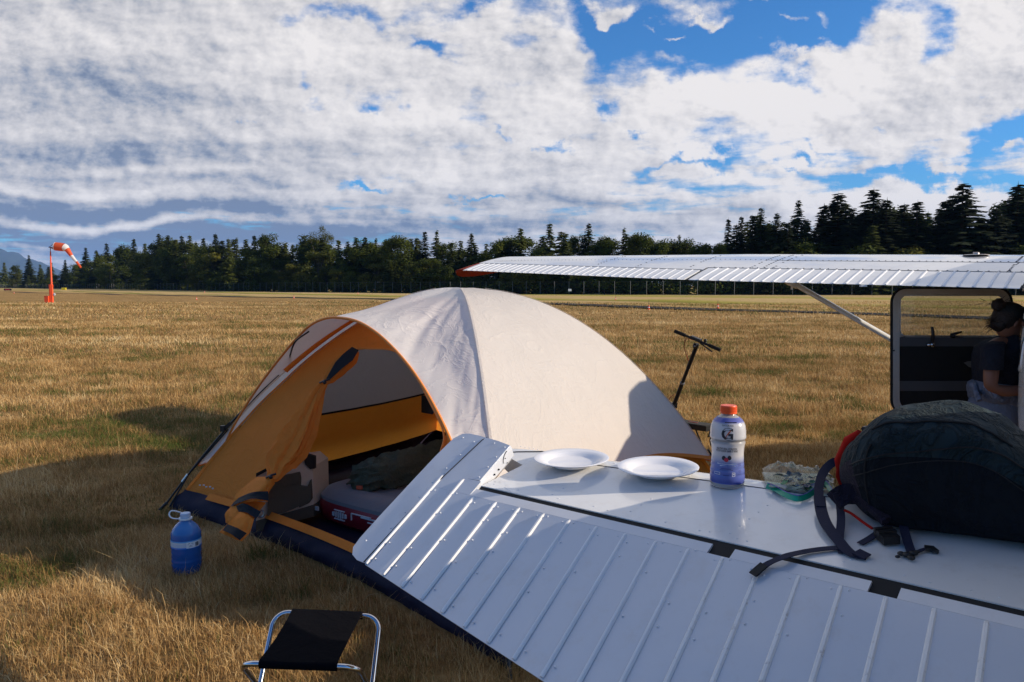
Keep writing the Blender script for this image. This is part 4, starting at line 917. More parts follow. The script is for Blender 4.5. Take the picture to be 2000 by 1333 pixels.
# ------------------------------------------------------------------ tailplane
SMAX = 1.74
def stab(sgn=1):
    m = MB(); mir = (lambda p: p) if sgn == 1 else (lambda p: p+IN*2*(1.76-(p-H0).dot(IN)))
    lef = lambda s: .40+.06*min(1, max(0, (s+.10)/.55))+.10*max(0, s-.35)*.9
    ss = [.165+(SMAX-.165)*i/40 for i in range(41)]
    def col(s, c0):
        le = lef(s); pts = []
        for i in range(11): c = c0+(le-.075-c0)*i/10; pts.append(mir(SPt(s, c, 0)))
        for i in range(1, 9): a = math.pi*i/8; pts.append(mir(SPt(s, le-.075+.075*math.sin(a), -.036+.036*math.cos(a))))
        for i in range(1, 11): c = le-.075-(le-.075-c0)*i/10; pts.append(mir(SPt(s, c, -.072)))
        return pts
    m.rings([col(s, .032) for s in ss]); 
    st = [-.10, -.085, -.05, 0, .06, .12, .1645]; 
    def tipcol(s):
        k = max(0, (s+.10)/.2); k = min(1, k); c1 = lef(s)-.055*(1-k)**2; c0 = .245+.07*max(0, (.165-s)/.165) if s > .0 else .315
        c0 = min(c0, c1-.03); le = c1; pts = []; r_ = .036*(.45+.55*k)
        for i in range(11): pts.append(mir(SPt(s, c0+(le-.04-c0)*i/10, 0)))
        for i in range(1, 9): a = math.pi*i/8; pts.append(mir(SPt(s, le-.04+.04*math.sin(a), -r_+r_*math.cos(a))))
        for i in range(1, 11): pts.append(mir(SPt(s, le-.04-(le-.04-c0)*i/10, -2*r_)))
        return pts
    m.rings([tipcol(s) for s in st])
    o = P_(m, 'horizontal_stabilizer', M_P)
    if sgn == 1:
        m = MB(); m.tube([SPt(.02, .315, .001), SPt(.06, .345, .001), SPt(.143, .387, .001), SPt(.20, .405, .001), SPt(.26, .412, .001)], .0022, 4); m.tube([SPt(.165, .335, .0008), SPt(.7, .38, .0008), SPt(1.2, .43, .0008), SPt(1.9, .50, .0008)], .0012, 4); P_(m, 'panel_seam', M_PD, o)
        m = MB(); r = random.Random(3)
        for i in range(70):
            s = .17+i*.026
            if r.random() < .4: m.ball(SPt(s, .06+r.uniform(-.004, .004), 0), (.0032, .0032, .0016), 6, 4)
        for s in (.19, .42, .7, 1.0, 1.3):
            for c in np.linspace(.08, .40, 7):
                if r.random() < .75: m.ball(SPt(s+.02*(c-.1)/.3, c, 0), (.0032, .0032, .0014), 6, 4)
        for i in range(10): m.ball(SPt(.03+.02*i, .40+.0*i, .0), (.003, .003, .0014), 6, 4)
        P_(m, 'rivets', M_RIV, o); o.children[-1]['kind'] = 'stuff'
        # dark spar seen through the hinge gap and the horn notch
    m = MB(); m.hexa([mir(SPt(.16, -.03, -.07)), mir(SPt(SMAX, -.03, -.07)), mir(SPt(SMAX, .033, -.07)), mir(SPt(.16, .033, -.07)), mir(SPt(.16, -.03, -.02)), mir(SPt(SMAX, -.03, -.02)), mir(SPt(SMAX, .033, -.003)), mir(SPt(.16, .033, -.003))]); P_(m, 'hinge_spar', M_PD, o)
    return o
stab(1); stab(-1)
def elevator(sgn=1):
    mir = (lambda p: p) if sgn == 1 else (lambda p: p+IN*2*(1.76-(p-H0).dot(IN)))
    te = lambda s: .373+.156*(s+.013)
    m = MB(); S1 = SMAX-.04
    notch = [(.985, 1.045), (1.365, 1.425)]; edges = [.001]+[x for n_ in notch for x in n_]+[S1]
    # skin, wedge cross-section: 0.03 behind the hinge to the trailing edge
    ss = [0.0+(S1)*i/46 for i in range(47)]
    def colr(s): return [mir(EP_(s, .030, 0)), mir(EP_(s, te(s), -.004)), mir(EP_(s, te(s), -.007)), mir(EP_(s, .030, -.06))]
    m.rings([colr(s) for s in ss])
    for i in range(0, len(edges), 2):
        a, b = edges[i], edges[i+1]; m.rings([[mir(EP_(s, -.006, -.006)), mir(EP_(s, .0295, .0)), mir(EP_(s, .0295, -.055)), mir(EP_(s, -.012, -.05))] for s in (max(a, .166), b)])
    m.rings([[mir(EP_(s, -.0345, .0)), mir(EP_(s, .0295, .0)), mir(EP_(s, .0295, -.055)), mir(EP_(s, -.0345, -.055))] for s in (.0, .1655)])
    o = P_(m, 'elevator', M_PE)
    # tip with balance horn
    m = MB()
    def tipo(inset, h):
        out = []; w_ = .16
        pts = [(-.105, .30), (-.098, .335), (-.075, .36), (-.04, .372), (-.004, .373), (-.004, .031), (-.004, -.035), (.10, -.035), (.16, -.038), (.16, -.10), (.16, -.19), (.16, -.215), (.10, -.226), (.0, -.236), (-.05, -.238), (-.08, -.230), (-.10, -.20), (-.107, -.10), (-.108, .05), (-.108, .2)]
        cx, cy = .02, .05
        for (s, c) in pts: out.append(mir(EP_(s+(cx-s)*inset, c+(cy-c)*inset*.5, h*(1 if c < .03 else max(.12, 1-(c-.03)/.36)))))
        return out
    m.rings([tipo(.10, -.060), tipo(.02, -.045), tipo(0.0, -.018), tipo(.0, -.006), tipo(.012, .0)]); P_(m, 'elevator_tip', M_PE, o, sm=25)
    if sgn == 1:
        m = MB(); m.tube([EP_(-.0055, .372, .001), EP_(-.003, .05, .001), EP_(.03, -.215, .001), EP_(.035, -.236, -.004)], .0020, 4); P_(m, 'tip_seam', M_PD, o)
        m = MB(); m.tube([EP_(.1615, -.19+.035*math.sin(a), -.030+.026*math.cos(a)) for a in [math.pi*k/12*1 for k in range(0, 7)]]+[EP_(.1615, -.19-.035*math.sin(a), -.030+.026*math.cos(a)) for a in []], .0012, 4)
        for c, h in ((-.10, -.03), (-.125, -.03), (-.17, -.02), (-.17, -.04)): m.ball(EP_(.161, c, h), .0035 if c > -.15 else .002, 6, 4)
        P_(m, 'horn_holes', M_PD, o)
    # ribs: raised beads; left ones undirtied, their white lifted as if sunlit, right ones dirty
    k = 0; s = 0.0; dirty = MB(); clean = MB(); riv = MB(); rr = random.Random(11)
    while s < S1-.02:
        c0 = -.03 if k < 2 else .030; c1 = te(s)-.002; tgt = clean if (k < 11 or sgn < 0) else dirty; h = .0050 if k < 11 else .0036
        def cross(c, hh, w_): sh = s+.022*(c/.5)*(.4+.05*k); return [mir(EP_(sh-w_, c, -.001)), mir(EP_(sh-w_*.35, c, hh)), mir(EP_(sh+w_*.45, c, hh)), mir(EP_(sh+w_, c, -.001))]
        tgt.rings([cross(c0, .0, .0058), cross(c0+.012, h, .0064), cross(c0+.2, h, .0066), cross(c1-.01, h*.9, .0066), cross(c1, h*.5, .006)])
        if sgn == 1 and s < 1.35:
            for kk, c in enumerate((.045, .12, .20, .28, te(s)-.03)):
                if kk in (0, 4) or rr.random() < .55: riv.ball(EP_(s+.018+.022*(c/.5)*(.4+.05*k), c+rr.uniform(-.015, .015), -.0005), (.0032, .0032, .0030), 7, 5)
                if kk in (0,) : riv.ball(EP_(s-.016, c+.0, -.0005), (.003, .003, .0024), 7, 5)
        s += .0935; k += 1
    if sgn == 1:
        for c in np.linspace(-.2, .3, 8): riv.ball(EP_(-.018+.10*max(0, -c), c, 0), (.0036, .0036, .003), 7, 5)
        for c in np.linspace(-.2, -.05, 4): riv.ball(EP_(.145, c, 0), (.0034, .0034, .0028), 7, 5)
        riv.ball(EP_(.09, -.21, 0), .003, 7, 5); riv.ball(EP_(-.06, -.21, 0), .0034, 7, 5); riv.ball(EP_(-.07, .30, 0), .0034, 7, 5)
        ob = P_(riv, 'rivets', M_RIV, o); ob['kind'] = 'stuff'
    P_(clean, 'bead_ribs', mat('bead_sunlit', (.80, .79, .77), .7, spec=.1) if sgn == 1 else M_P, o); 
    if dirty.v: P_(dirty, 'worn_bead_ribs', M_DIRTY, o)
elevator(1); elevator(-1)
# ------------------------------------------------------------------ wing
WR = Vector((3.14, 4.75, 1.580)); WA = R(5.6); WL = Vector((-.763, .647, .0280)).normalized()
WC = FW*math.cos(WA)+UP*math.sin(WA); WN = WL.cross(WC); WN = WN if WN.z > 0 else -WN
def af(x, up=True):
    x = min(max(x, 0), 1); t = .12; yt = 5*t*(.2969*math.sqrt(x)-.1260*x-.3516*x*x+.2843*x**3-.1036*x**4)
    yc = (.02/.16*(.8*x-x*x)) if x < .4 else (.02/.36*(.2+.8*x-x*x)); return yc+yt if up else yc-yt
FLAP = 2.27; TIPD = 5.30
def wte(d): return 0 if d < FLAP else .40*(d-FLAP)/(TIPD-FLAP)
def wle(d): return 1.63 if d < FLAP else 1.63-.10*(d-FLAP)/(TIPD-FLAP)
def WP(d, c, up=True, h=0.0, mir=False):       # c: metres forward of the root trailing-edge line
    te, le = wte(max(d, 0)), wle(max(d, 0)); ch = le-te; x = 1-(c-te)/ch
    y = af(x, up)*ch+h; dd = -d-1.2 if mir else d
    q_ = WR+WC*c+WN*y+Vector((WL.x, WL.y, 0)).normalized()*dd+UP*(.0285*d); return q_
def wingpart(nm, d0, d1, c0f, c1f, nd, mt, mir=False, nc=26, par=None):
    m = MB()
    def col(d):
        a, b = c0f(d), c1f(d); U = [WP(d, a+(b-a)*(1-(1-i/nc)**1.6), True, 0, mir) for i in range(nc+1)]; Lw = [WP(d, a+(b-a)*(1-(i/nc)**1.6 if i else 1), False, 0, mir) for i in range(0, nc+1)]
        Lw = [WP(d, a+(b-a)*(1-(i/nc)**1.6), False, 0, mir) for i in range(0, nc+1)][:: 1]
        return U+Lw[1:]
    m.rings([col(d0+(d1-d0)*i/nd) for i in range(nd+1)]); return P_(m, nm, mt, par, sm=40)
FC = .375
def ail0(d): return wte(d)
def ail1(d): return wte(d)+.30
for mir in (False, True):
    wg = wingpart('wing', -.6, FLAP, lambda d: FC+.006, wle, 14, M_P, mir)
    wo_ = wingpart('outer_wing', FLAP+.001, TIPD-.12, lambda d: ail1(d)+.006, wle, 14, M_P, mir, par=wg)
    fl = wingpart('flap', .0, FLAP-.012, lambda d: .0, lambda d: FC-.004, 12, M_P, mir, 8, wg)
    al = wingpart('aileron', FLAP+.03, TIPD-.16, ail0, lambda d: ail1(d)-.002, 12, M_P, mir, 8, wg)
    # drooped painted tip
    m = MB(); rs = []
    for i in range(9):
        a = i/8; d = TIPD-.16+.36*a; ks = math.sqrt(max(0, 1-a*a*.97)); te = .40+.02; le = 1.52; mid = te+(le-te)*.36; ring = []
        for j in range(24):
            th = 2*math.pi*j/24; cc = mid+(le-mid if math.cos(th) > 0 else mid-te)*math.cos(th)*max(.10, ks)
            base = WP(TIPD-.16, min(max(cc, te+.01), le-.005), math.sin(th) >= 0, 0, False)
            zc = WP(TIPD-.16, min(max(cc, te+.01), le-.005), False, 0, False); q_ = zc+(base-zc)*max(.06, ks)
            q_ += Vector((WL.x, WL.y, 0)).normalized()*((d-(TIPD-.16)))-UP*(.075*a*a)
            if mir: q_ = q_+IN*2*((3.6-q_.x)*IN.x+(4.36-q_.y)*IN.y)
            ring.append(q_)
        rs.append(ring)
    m.rings(rs); P_(m, 'wing_tip', M_ORP, wg, sm=50)
    if not mir:
        # beads on flap and aileron
        def beads(nm, d0, n, step, c0f, c1f, par, w_=.010, h=.006):
            m = MB()
            for i in range(n):
                d = d0+i*step; rs = []
                for c in np.linspace(c0f(d)+.004, c1f(d)-.012, 6): rs.append([WP(d-w_, c, True, .0003), WP(d-w_*.35, c, True, h), WP(d+w_*.35, c, True, h), WP(d+w_, c, True, .0003)])
                m.rings(rs)
            P_(m, nm, mat('bead_white', (.82, .81, .79), .3), par)
        beads('flap_beads', .085, 25, .0868, lambda d: 0, lambda d: FC, fl); beads('aileron_beads', FLAP+.10, 32, .0872, ail0, ail1, al, .010, .005)
        m = MB()
        def line(pts, w_=.0035): m.strip([WP(d, c, True, .0008) for d, c in pts], WN, w_, .001)
        line([(-.6, FC+.008), (FLAP, FC+.008)], .010); line([(FLAP+.02, ail1(FLAP)+.008), (TIPD-.16, ail1(TIPD-.16)+.008)], .010)
        line([(FLAP+.0, .0), (FLAP+.0, FC)], .012); line([(-.6, .70), (1.75, .70)], .007); line([(1.75, .70), (TIPD-.25, .80)], .003); line([(.13, FC), (.10, .70)], .006)
        line([(0.0, .0), (0.0, FC)], .012)
        P_(m, 'panel_seam', M_PD, wg)
        m = MB(); r = random.Random(5)
        for d in (.02, .12, 1.72, 1.80, 1.90, 2.45, 3.0, 3.5):
            for c in np.linspace(FC+.05, 1.05, 14):
                if r.random() < .8: m.box(WP(d, c, True, .0008), (.006, .006, .0012))
        for i in range(110): m.box(WP(-.3+i*.047, .73+(0 if i*.047 < 2.05 else .1*(i*.047-2.05)/2.8), True, .0008), (.0035, .004, .0012))
        for i in range(36): m.box(WP(.05+i*.062, FC+.03, True, .0008), (.004, .004, .0012))
        ob = P_(m, 'rivet_lines', M_PD, wg); ob['kind'] = 'stuff'
        m = MB(); c = WP(.42, 1.05, True, .004); m.lathe([(.09, 0), (.09, .003), (.075, .006), (.022, .008), (.020, .018), (.0, .020)], c, 20); m.box(c+UP*.018, (.022, .006, .006)); P_(m, 'fuel_cap', mat('fuel_cap', (.45, .40, .36), .35, .6), wg)
        m = MB(); m.box(WP(.0, .2, False, -.01), (.01, .01, .01)); m.box(atY(1686, 558.5, 5.35)+Vector((0, 0, 0)), (.02, .015, .006)); P_(m, 'vent_tab', M_P, wg)
        # red line along the tip leading edge
        m = MB(); m.tube([WP(TIPD-.9+.09*i, wle(4.5)-.02-.0*i, True, .004-.0005*i) for i in range(9)], .010, 6); P_(m, 'trim_stripe', M_ORP, wg)
# struts
def strut(mir=False):
    up = WP(1.86, 1.0, False, -.0); lo = Vector((3.6, 4.36, 0))-IN*.52+FW*1.35+UP*.50
    if mir: f_ = lambda q_: q_+IN*2*((3.6-q_.x)*IN.x+(4.36-q_.y)*IN.y); up, lo = f_(up), f_(lo)
    m = MB(); d = (lo-up).normalized(); ax = FW; ay = d.cross(ax).normalized(); ax = ay.cross(d); rs = []
    for k in (0.035, 1): 
        p = up.lerp(lo, k); rs.append([p+ax*.052*math.cos(2*math.pi*j/16)+ay*.021*math.sin(2*math.pi*j/16) for j in range(16)])
    m.rings(rs); o = P_(m, 'wing_strut', M_P, sm=60)
    m = MB(); rs = []
    for k, w_ in ((-.012, .075), (.03, .07), (.055, .062), (.062, .058)):
        p = up.lerp(lo, k); rs.append([p+ax*w_*math.cos(2*math.pi*j/16)+ay*(w_*.5)*math.sin(2*math.pi*j/16) for j in range(16)])
    m.rings(rs); m.box(up.lerp(lo, .045)+Vector((-.05, -.08, -.03)), (.006, .006, .022)); P_(m, 'strut_fairing', M_P, o, sm=60)
strut(); strut(True)
# ------------------------------------------------------------------ fuselage
FC0 = Vector((3.60, 4.36, 0))
SEC = [(-4.35, .03, .86, 1.00), (-3.9, .075, .78, 1.00), (-3.3, .145, .71, 1.05), (-2.6, .235, .66, 1.12), (-2.0, .315, .62, 1.20), (-1.4, .40, .59, 1.30), (-.9, .475, .56, 1.44), (-.4, .545, .53, 1.64), (-.05, .58, .50, 1.74), (.1, .59, .50, 1.98), (.4, .60, .48, 2.06), (.9, .605, .46, 2.08), (1.45, .60, .45, 2.02), (1.75, .58, .45, 1.74), (2.15, .55, .46, 1.42), (2.6, .50, .50, 1.38), (3.1, .44, .56, 1.34), (3.45, .36, .64, 1.27), (3.6, .20, .78, 1.14)]  # cabin roof raised out of view, tail cone lowered, to shape the tent's shadow
def sec(s):
    s = min(max(s, -4.3499), 3.5999)
    for i in range(len(SEC)-1):
        if SEC[i][0] <= s <= SEC[i+1][0]:
            k = (s-SEC[i][0])/(SEC[i+1][0]-SEC[i][0]); return [SEC[i][j]+(SEC[i+1][j]-SEC[i][j])*k for j in (1, 2, 3)]
def fusp(s, a, off=0.0):      # a: angle, 0 = left side, pi/2 = top
    w_, zb, zt = sec(s); cz = (zb+zt)/2; h = (zt-zb)/2; e = .50 if -1.2 < s < 2.0 else .62
    ca, sa = math.cos(a), math.sin(a); x = (w_+off)*math.copysign(abs(ca)**e, ca); z = (h+off)*math.copysign(abs(sa)**e, sa)
    return FC0+FW*s-IN*x+UP*(cz+z)
m = MB(); NS = 60; m.rings([[fusp(-4.35+7.95*i/NS, 2*math.pi*j/48) for j in range(48)] for i in range(NS+1)]); fus = P_(m, 'fuselage', M_P, sm=50)
M_GL = mat('cabin_glass', (.03, .035, .04), .06, coat=1)
def sidepanel(s0, s1, z0, z1, nm, mt, off, side=1, n=10, rnd=.12, par=None):
    m = MB(); pts = []; N = 32; cs, cz = (s0+s1)/2, (z0+z1)/2
    for j in range(N):
        a = 2*math.pi*j/N; ca, sa = math.cos(a), math.sin(a); s = cs+(s1-s0)/2*math.copysign(abs(ca)**.35, ca); z = cz+(z1-z0)/2*math.copysign(abs(sa)**.35, sa)
        w_, zb, zt = sec(s); e = .50 if -1.2 < s < 2.0 else .62; q_ = abs((z-(zb+zt)/2)/((zt-zb)/2)); q_ = min(q_, .999)**(1/e); x = w_*math.sqrt(1-q_*q_)**e
        pts.append(FC0+FW*s-IN*(x+off)*side+UP*z)
    m.rings([[p+IN*.01*side for p in pts], pts]); return P_(m, nm, mt, par or fus, sm=30)
for side in (1, -1):
    sidepanel(-.72, -.06, 1.12, 1.44, 'window_frame', M_P, .006, side); sidepanel(-.68, -.10, 1.15, 1.41, 'side_window', M_GL, .009, side)
sidepanel(.22, 1.28, .56, 1.52, 'doorway_shade_panel', mat('cabin_shade', (.015, .013, .012), .9), .005); sidepanel(.30, 1.2, 1.1, 1.5, 'side_window', M_GL, .009, -1)  # no opening cut on the left: flat dark panel painted as cabin shade
m = MB(); m.tube([FC0+FW*1.32-IN*.60+UP*1.3, FC0+FW*1.40-IN*.66+UP*1.3], .015, 6)
m = MB(); rs = [[FC0+FW*s-IN*(w_*math.cos(a))+UP*(z) for a in np.linspace(.35, math.pi-.35, 12)] for s, w_, z in ((1.55, .60, 1.80), (2.05, .57, 1.44))]; m.rings(rs, close=False); P_(m, 'windshield', M_GL, fus)
# fin and rudder
def plate(pts, th, nm, mt, par=None):
    m = MB(); m.rings([[FC0+FW*s-IN*th*k+UP*z for s, z in pts] for k in (-1, 1)]); return P_(m, nm, mt, par, sm=30)
plate([(-4.0, .98), (-3.0, 1.14), (-3.35, 1.40), (-3.75, 2.02), (-3.98, 2.10), (-4.0, 2.0)], .045, 'vertical_fin', M_P); plate([(-4.02, .95), (-4.02, 2.14), (-4.2, 2.14), (-4.42, 1.9), (-4.42, .95)], .03, 'rudder', M_P)
# gear, cowling, propeller
for side in (1, -1):
    a = FC0+FW*1.45-IN*.40*side+UP*.58; b = FC0+FW*1.35-IN*1.15*side+UP*.30; m = MB(); m.strip([a, a.lerp(b, .5)+UP*.03, b], Vector((0, 0, 1)), .09, .02); lg = P_(m, 'gear_leg', M_P)
    m = MB(); rs = []
    for k in range(17):
        pass
    c = b-IN*.06*side; rs = [[c+IN*y+FW*(r_*math.cos(2*math.pi*j/28))+UP*(r_*math.sin(2*math.pi*j/28)) for j in range(28)] for y, r_ in ((-.075, .17), (-.07, .25), (-.04, .295), (.04, .295), (.07, .25), (.075, .17))]
    m.rings(rs); P_(m, 'tyre', M_RUB, lg, sm=50); m = MB(); m.rings([[c+IN*y+FW*(.165*math.cos(2*math.pi*j/20))+UP*(.165*math.sin(2*math.pi*j/20)) for j in range(20)] for y in (-.08, .08)]); P_(m, 'hub', M_P, lg)
m = MB(); c = FC0+FW*3.6+UP*.96; rs = [[c+FW*x+IN*r_*math.cos(2*math.pi*j/20)+UP*r_*math.sin(2*math.pi*j/20) for j in range(20)] for x, r_ in ((0, .17), (.12, .15), (.24, .08), (.30, .01))]; m.rings(rs); P_(m, 'spinner', M_P, sm=60)
m = MB(); m.box(c+FW*.08, (.98, .012, .07), Matrix.Rotation(.4, 3, FW) @ Matrix.Rotation(-.703, 3, 'Z')); P_(m, 'propeller', M_PD)
a = FC0-FW*4.1+UP*.82; m = MB(); m.tube([a+FW*.3+UP*.05, a-FW*.12-UP*.62], .018, 8); tw = P_(m, 'tail_spring', M_PD); m = MB(); c = a-FW*.12-UP*.71; m.rings([[c+IN*y+FW*(r_*math.cos(2*math.pi*j/20))+UP*(r_*math.sin(2*math.pi*j/20)) for j in range(20)] for y, r_ in ((-.03, .07), (-.02, .10), (.02, .10), (.03, .07))]); P_(m, 'tail_wheel', M_RUB, tw)
# ------------------------------------------------------------------ open cabin door
def door():
    Y = 5.62; P = lambda u, v, d=0: atY(u, v, Y+d)
    def rr(u0, v0, u1, v1, r_, n=7):
        o = []
        for (cx, cy, a0) in ((u1-r_, v0+r_, -90), (u1-r_, v1-r_, 0), (u0+r_, v1-r_, 90), (u0+r_, v0+r_, 180)):
            for k in range(n+1): a = R(a0+90*k/n); o.append((cx+r_*math.cos(a), cy+r_*math.sin(a)))
        return o
    def ringm(outer, inner, d0, d1, nm, mt, par=None):
        m = MB(); A = [P(u, v, d0) for u, v in outer]; B = [P(u, v, d0) for u, v in inner]; C_ = [P(u, v, d1) for u, v in inner]; D_ = [P(u, v, d1) for u, v in outer]
        m.rings([A, B, C_, D_, A], cap0=False, cap1=False); return P_(m, nm, mt, par, sm=40)
    M_FR = mat('door_frame_paint', (.50, .45, .38), .45, var=.2, bump=.2); M_SEAL = M_RUB; M_CARD = mat('black_door_card', (.010, .010, .009), .8, bump=.3, bscale=200); M_STR = mat('grey_door_strip', (.085, .083, .083), .7)
    dr = ringm(rr(1744, 565, 1974, 809, 26), rr(1757, 576, 1962, 800, 20), -.03, .03, 'cabin_door', M_FR)
    ringm(rr(1738.5, 561.5, 1979, 811, 30), rr(1744.5, 565, 1974, 808.5, 26), -.02, .035, 'door_seal', M_SEAL, dr)
    ringm(rr(1750, 569, 1969, 670, 22), rr(1758, 577, 1959, 657, 12), -.012, .025, 'window_frame', M_FR, dr)
    ringm(rr(1757, 576, 1960, 658, 12), rr(1759.5, 578.5, 1957.5, 655.5, 10), -.02, .0, 'window_bead', mat('bead_alu', (.55, .54, .52), .25, .7), dr)
    m = MB(); m.rings([[P(u, v, d) for u, v in rr(1757.5, 576.5, 1959.5, 657.5, 12)] for d in (-.002, .002)]); P_(m, 'window_pane', clear('door_perspex', (.80, .82, .82), .05, .02, haze=.03), dr)
    def slab(u0, v0, u1, v1, nm, mt, d0, d1, r_=3): m = MB(); m.rings([[P(u, v, d) for u, v in rr(u0, v0, u1, v1, r_)] for d in (d1, d0)]); return P_(m, nm, mt, dr, sm=30)
    slab(1750, 657.5, 1967, 803, 'door_card', M_CARD, -.012, .03, 16)
    slab(1752, 659, 1966, 677, 'upper_strip', M_STR, -.018, -.01); slab(1750, 744.5, 1968, 764, 'kick_strip', M_STR, -.018, -.01)
    m = MB(); m.tube([P(1820.5, 670, -.03), P(1822.5, 660, -.05), P(1822, 650, -.055), P(1820.5, 639, -.05)], [.012, .013, .011, .009], 8); hd = P_(m, 'door_handle', M_BLK, dr); m = MB(); m.ball(P(1813.5, 674, -.03), (.016, .02, .016), 12, 8); m.ball(P(1821, 674, -.03), (.02, .014, .02), 12, 8); P_(m, 'handle_boss', mat('chrome', (.6, .6, .6), .15, 1), dr)
    m = MB(); m.tube([P(1857, 655, -.03), P(1866, 652, -.05), P(1878, 648.5, -.05)], [.013, .010, .007], 8); m.ball(P(1861, 656, -.03), .02, 8, 6); P_(m, 'window_latch', M_BLK, dr)
    m = MB(); m.rings([[P(1882+j_[0]*1.0, 706+j_[1], d) for j_ in ((0, 3), (8, 0), (30, -2), (44, 0), (44, 14), (26, 16), (10, 11))] for d in (-.02, -.10)]); P_(m, 'arm_rest', mat('armrest', (.16, .15, .13), .7), dr, sm=60)
    m = MB()
    for (u, v) in ((1742.5, 681), (1742.5, 751), (1746, 685)): m.ball(P(u, v, -.03), .007, 6, 5)
    P_(m, 'screws', M_PD, dr)
    m = MB(); hp = FC0+FW*1.30-IN*.60
    for z in (1.30, .85): m.tube([P(1972, 600, 0)*1, Vector((hp.x, hp.y, z))], .015, 6) if z > 1 else m.tube([P(1972, 740, 0), Vector((hp.x, hp.y, z))], .015, 6)
    P_(m, 'door_hinge', M_PD, dr)
door()
# ================================================================== things on the tailplane
def frame_rot(n, fwd):      # matrix with z along n, x along projected fwd
    z = Vector(n).normalized(); x = (Vector(fwd)-z*Vector(fwd).dot(z)).normalized(); y = z.cross(x); return Matrix((x, y, z)).transposed()
M_CH = mat('china_white', (.80, .79, .80), .22, var=.01, coat=.4)
def plate_(u, v, r, lab):
    c, n = surf(u, v, .001); n = (n*.25+UP*.75).normalized(); c = c+UP*.005; rot = frame_rot(n, (1, 0, 0)); prof = [(0, .004), (.062, .004), (.064, .0), (.068, .0), (.070, .005), (.088, .009), (.108, .017), (.1255, .0215), (.128, .0230), (.1285, .0245), (.1265, .0255), (.108, .0215), (.092, .0160), (.084, .0095), (.078, .0075), (.0, .0072)]
    m = MB(); m.lathe([(a*r/.1285+.0002, z) for a, z in prof], (0, 0, 0), 64, caps=False); m.v = [tuple(c+rot @ Vector(p)) for p in m.v]
    o = m.build('dinner_plate', M_CH, None, smooth=50); tag(o, lab, 'plate')
plate_(1116, 911, .127, 'white plate nearest the tent flap, left of the two plates on the tailplane'); plate_(1285, 929, .128, 'white plate beside the sports drink bottle, right of the two plates')
def wraptext(txt, cap, h0, ang0, prof_r, c, nm, mt, par, bold=0, width=None, dx=0.0, add=.0007):
    V, F = textmesh(txt, 1.0, 'CENTER', bold, 0.0)
    A = np.array(V); x0, x1 = A[:, 0].min(), A[:, 0].max(); y0, y1 = A[:, 1].min(), A[:, 1].max(); ky = cap/(y1-y0); kx = (width/(x1-x0)) if width else ky
    out = []
    for x, y, z in V:
        h = h0+((y-y0)-(y1-y0)/2)*ky; r_ = prof_r(h)+add; a = ang0+((x-(x0+x1)/2)*kx+dx)/r_; out.append((c.x+r_*math.sin(a), c.y-r_*math.cos(a), c.z+h))
    return mkobj(nm, out, F, mt, par, 0)
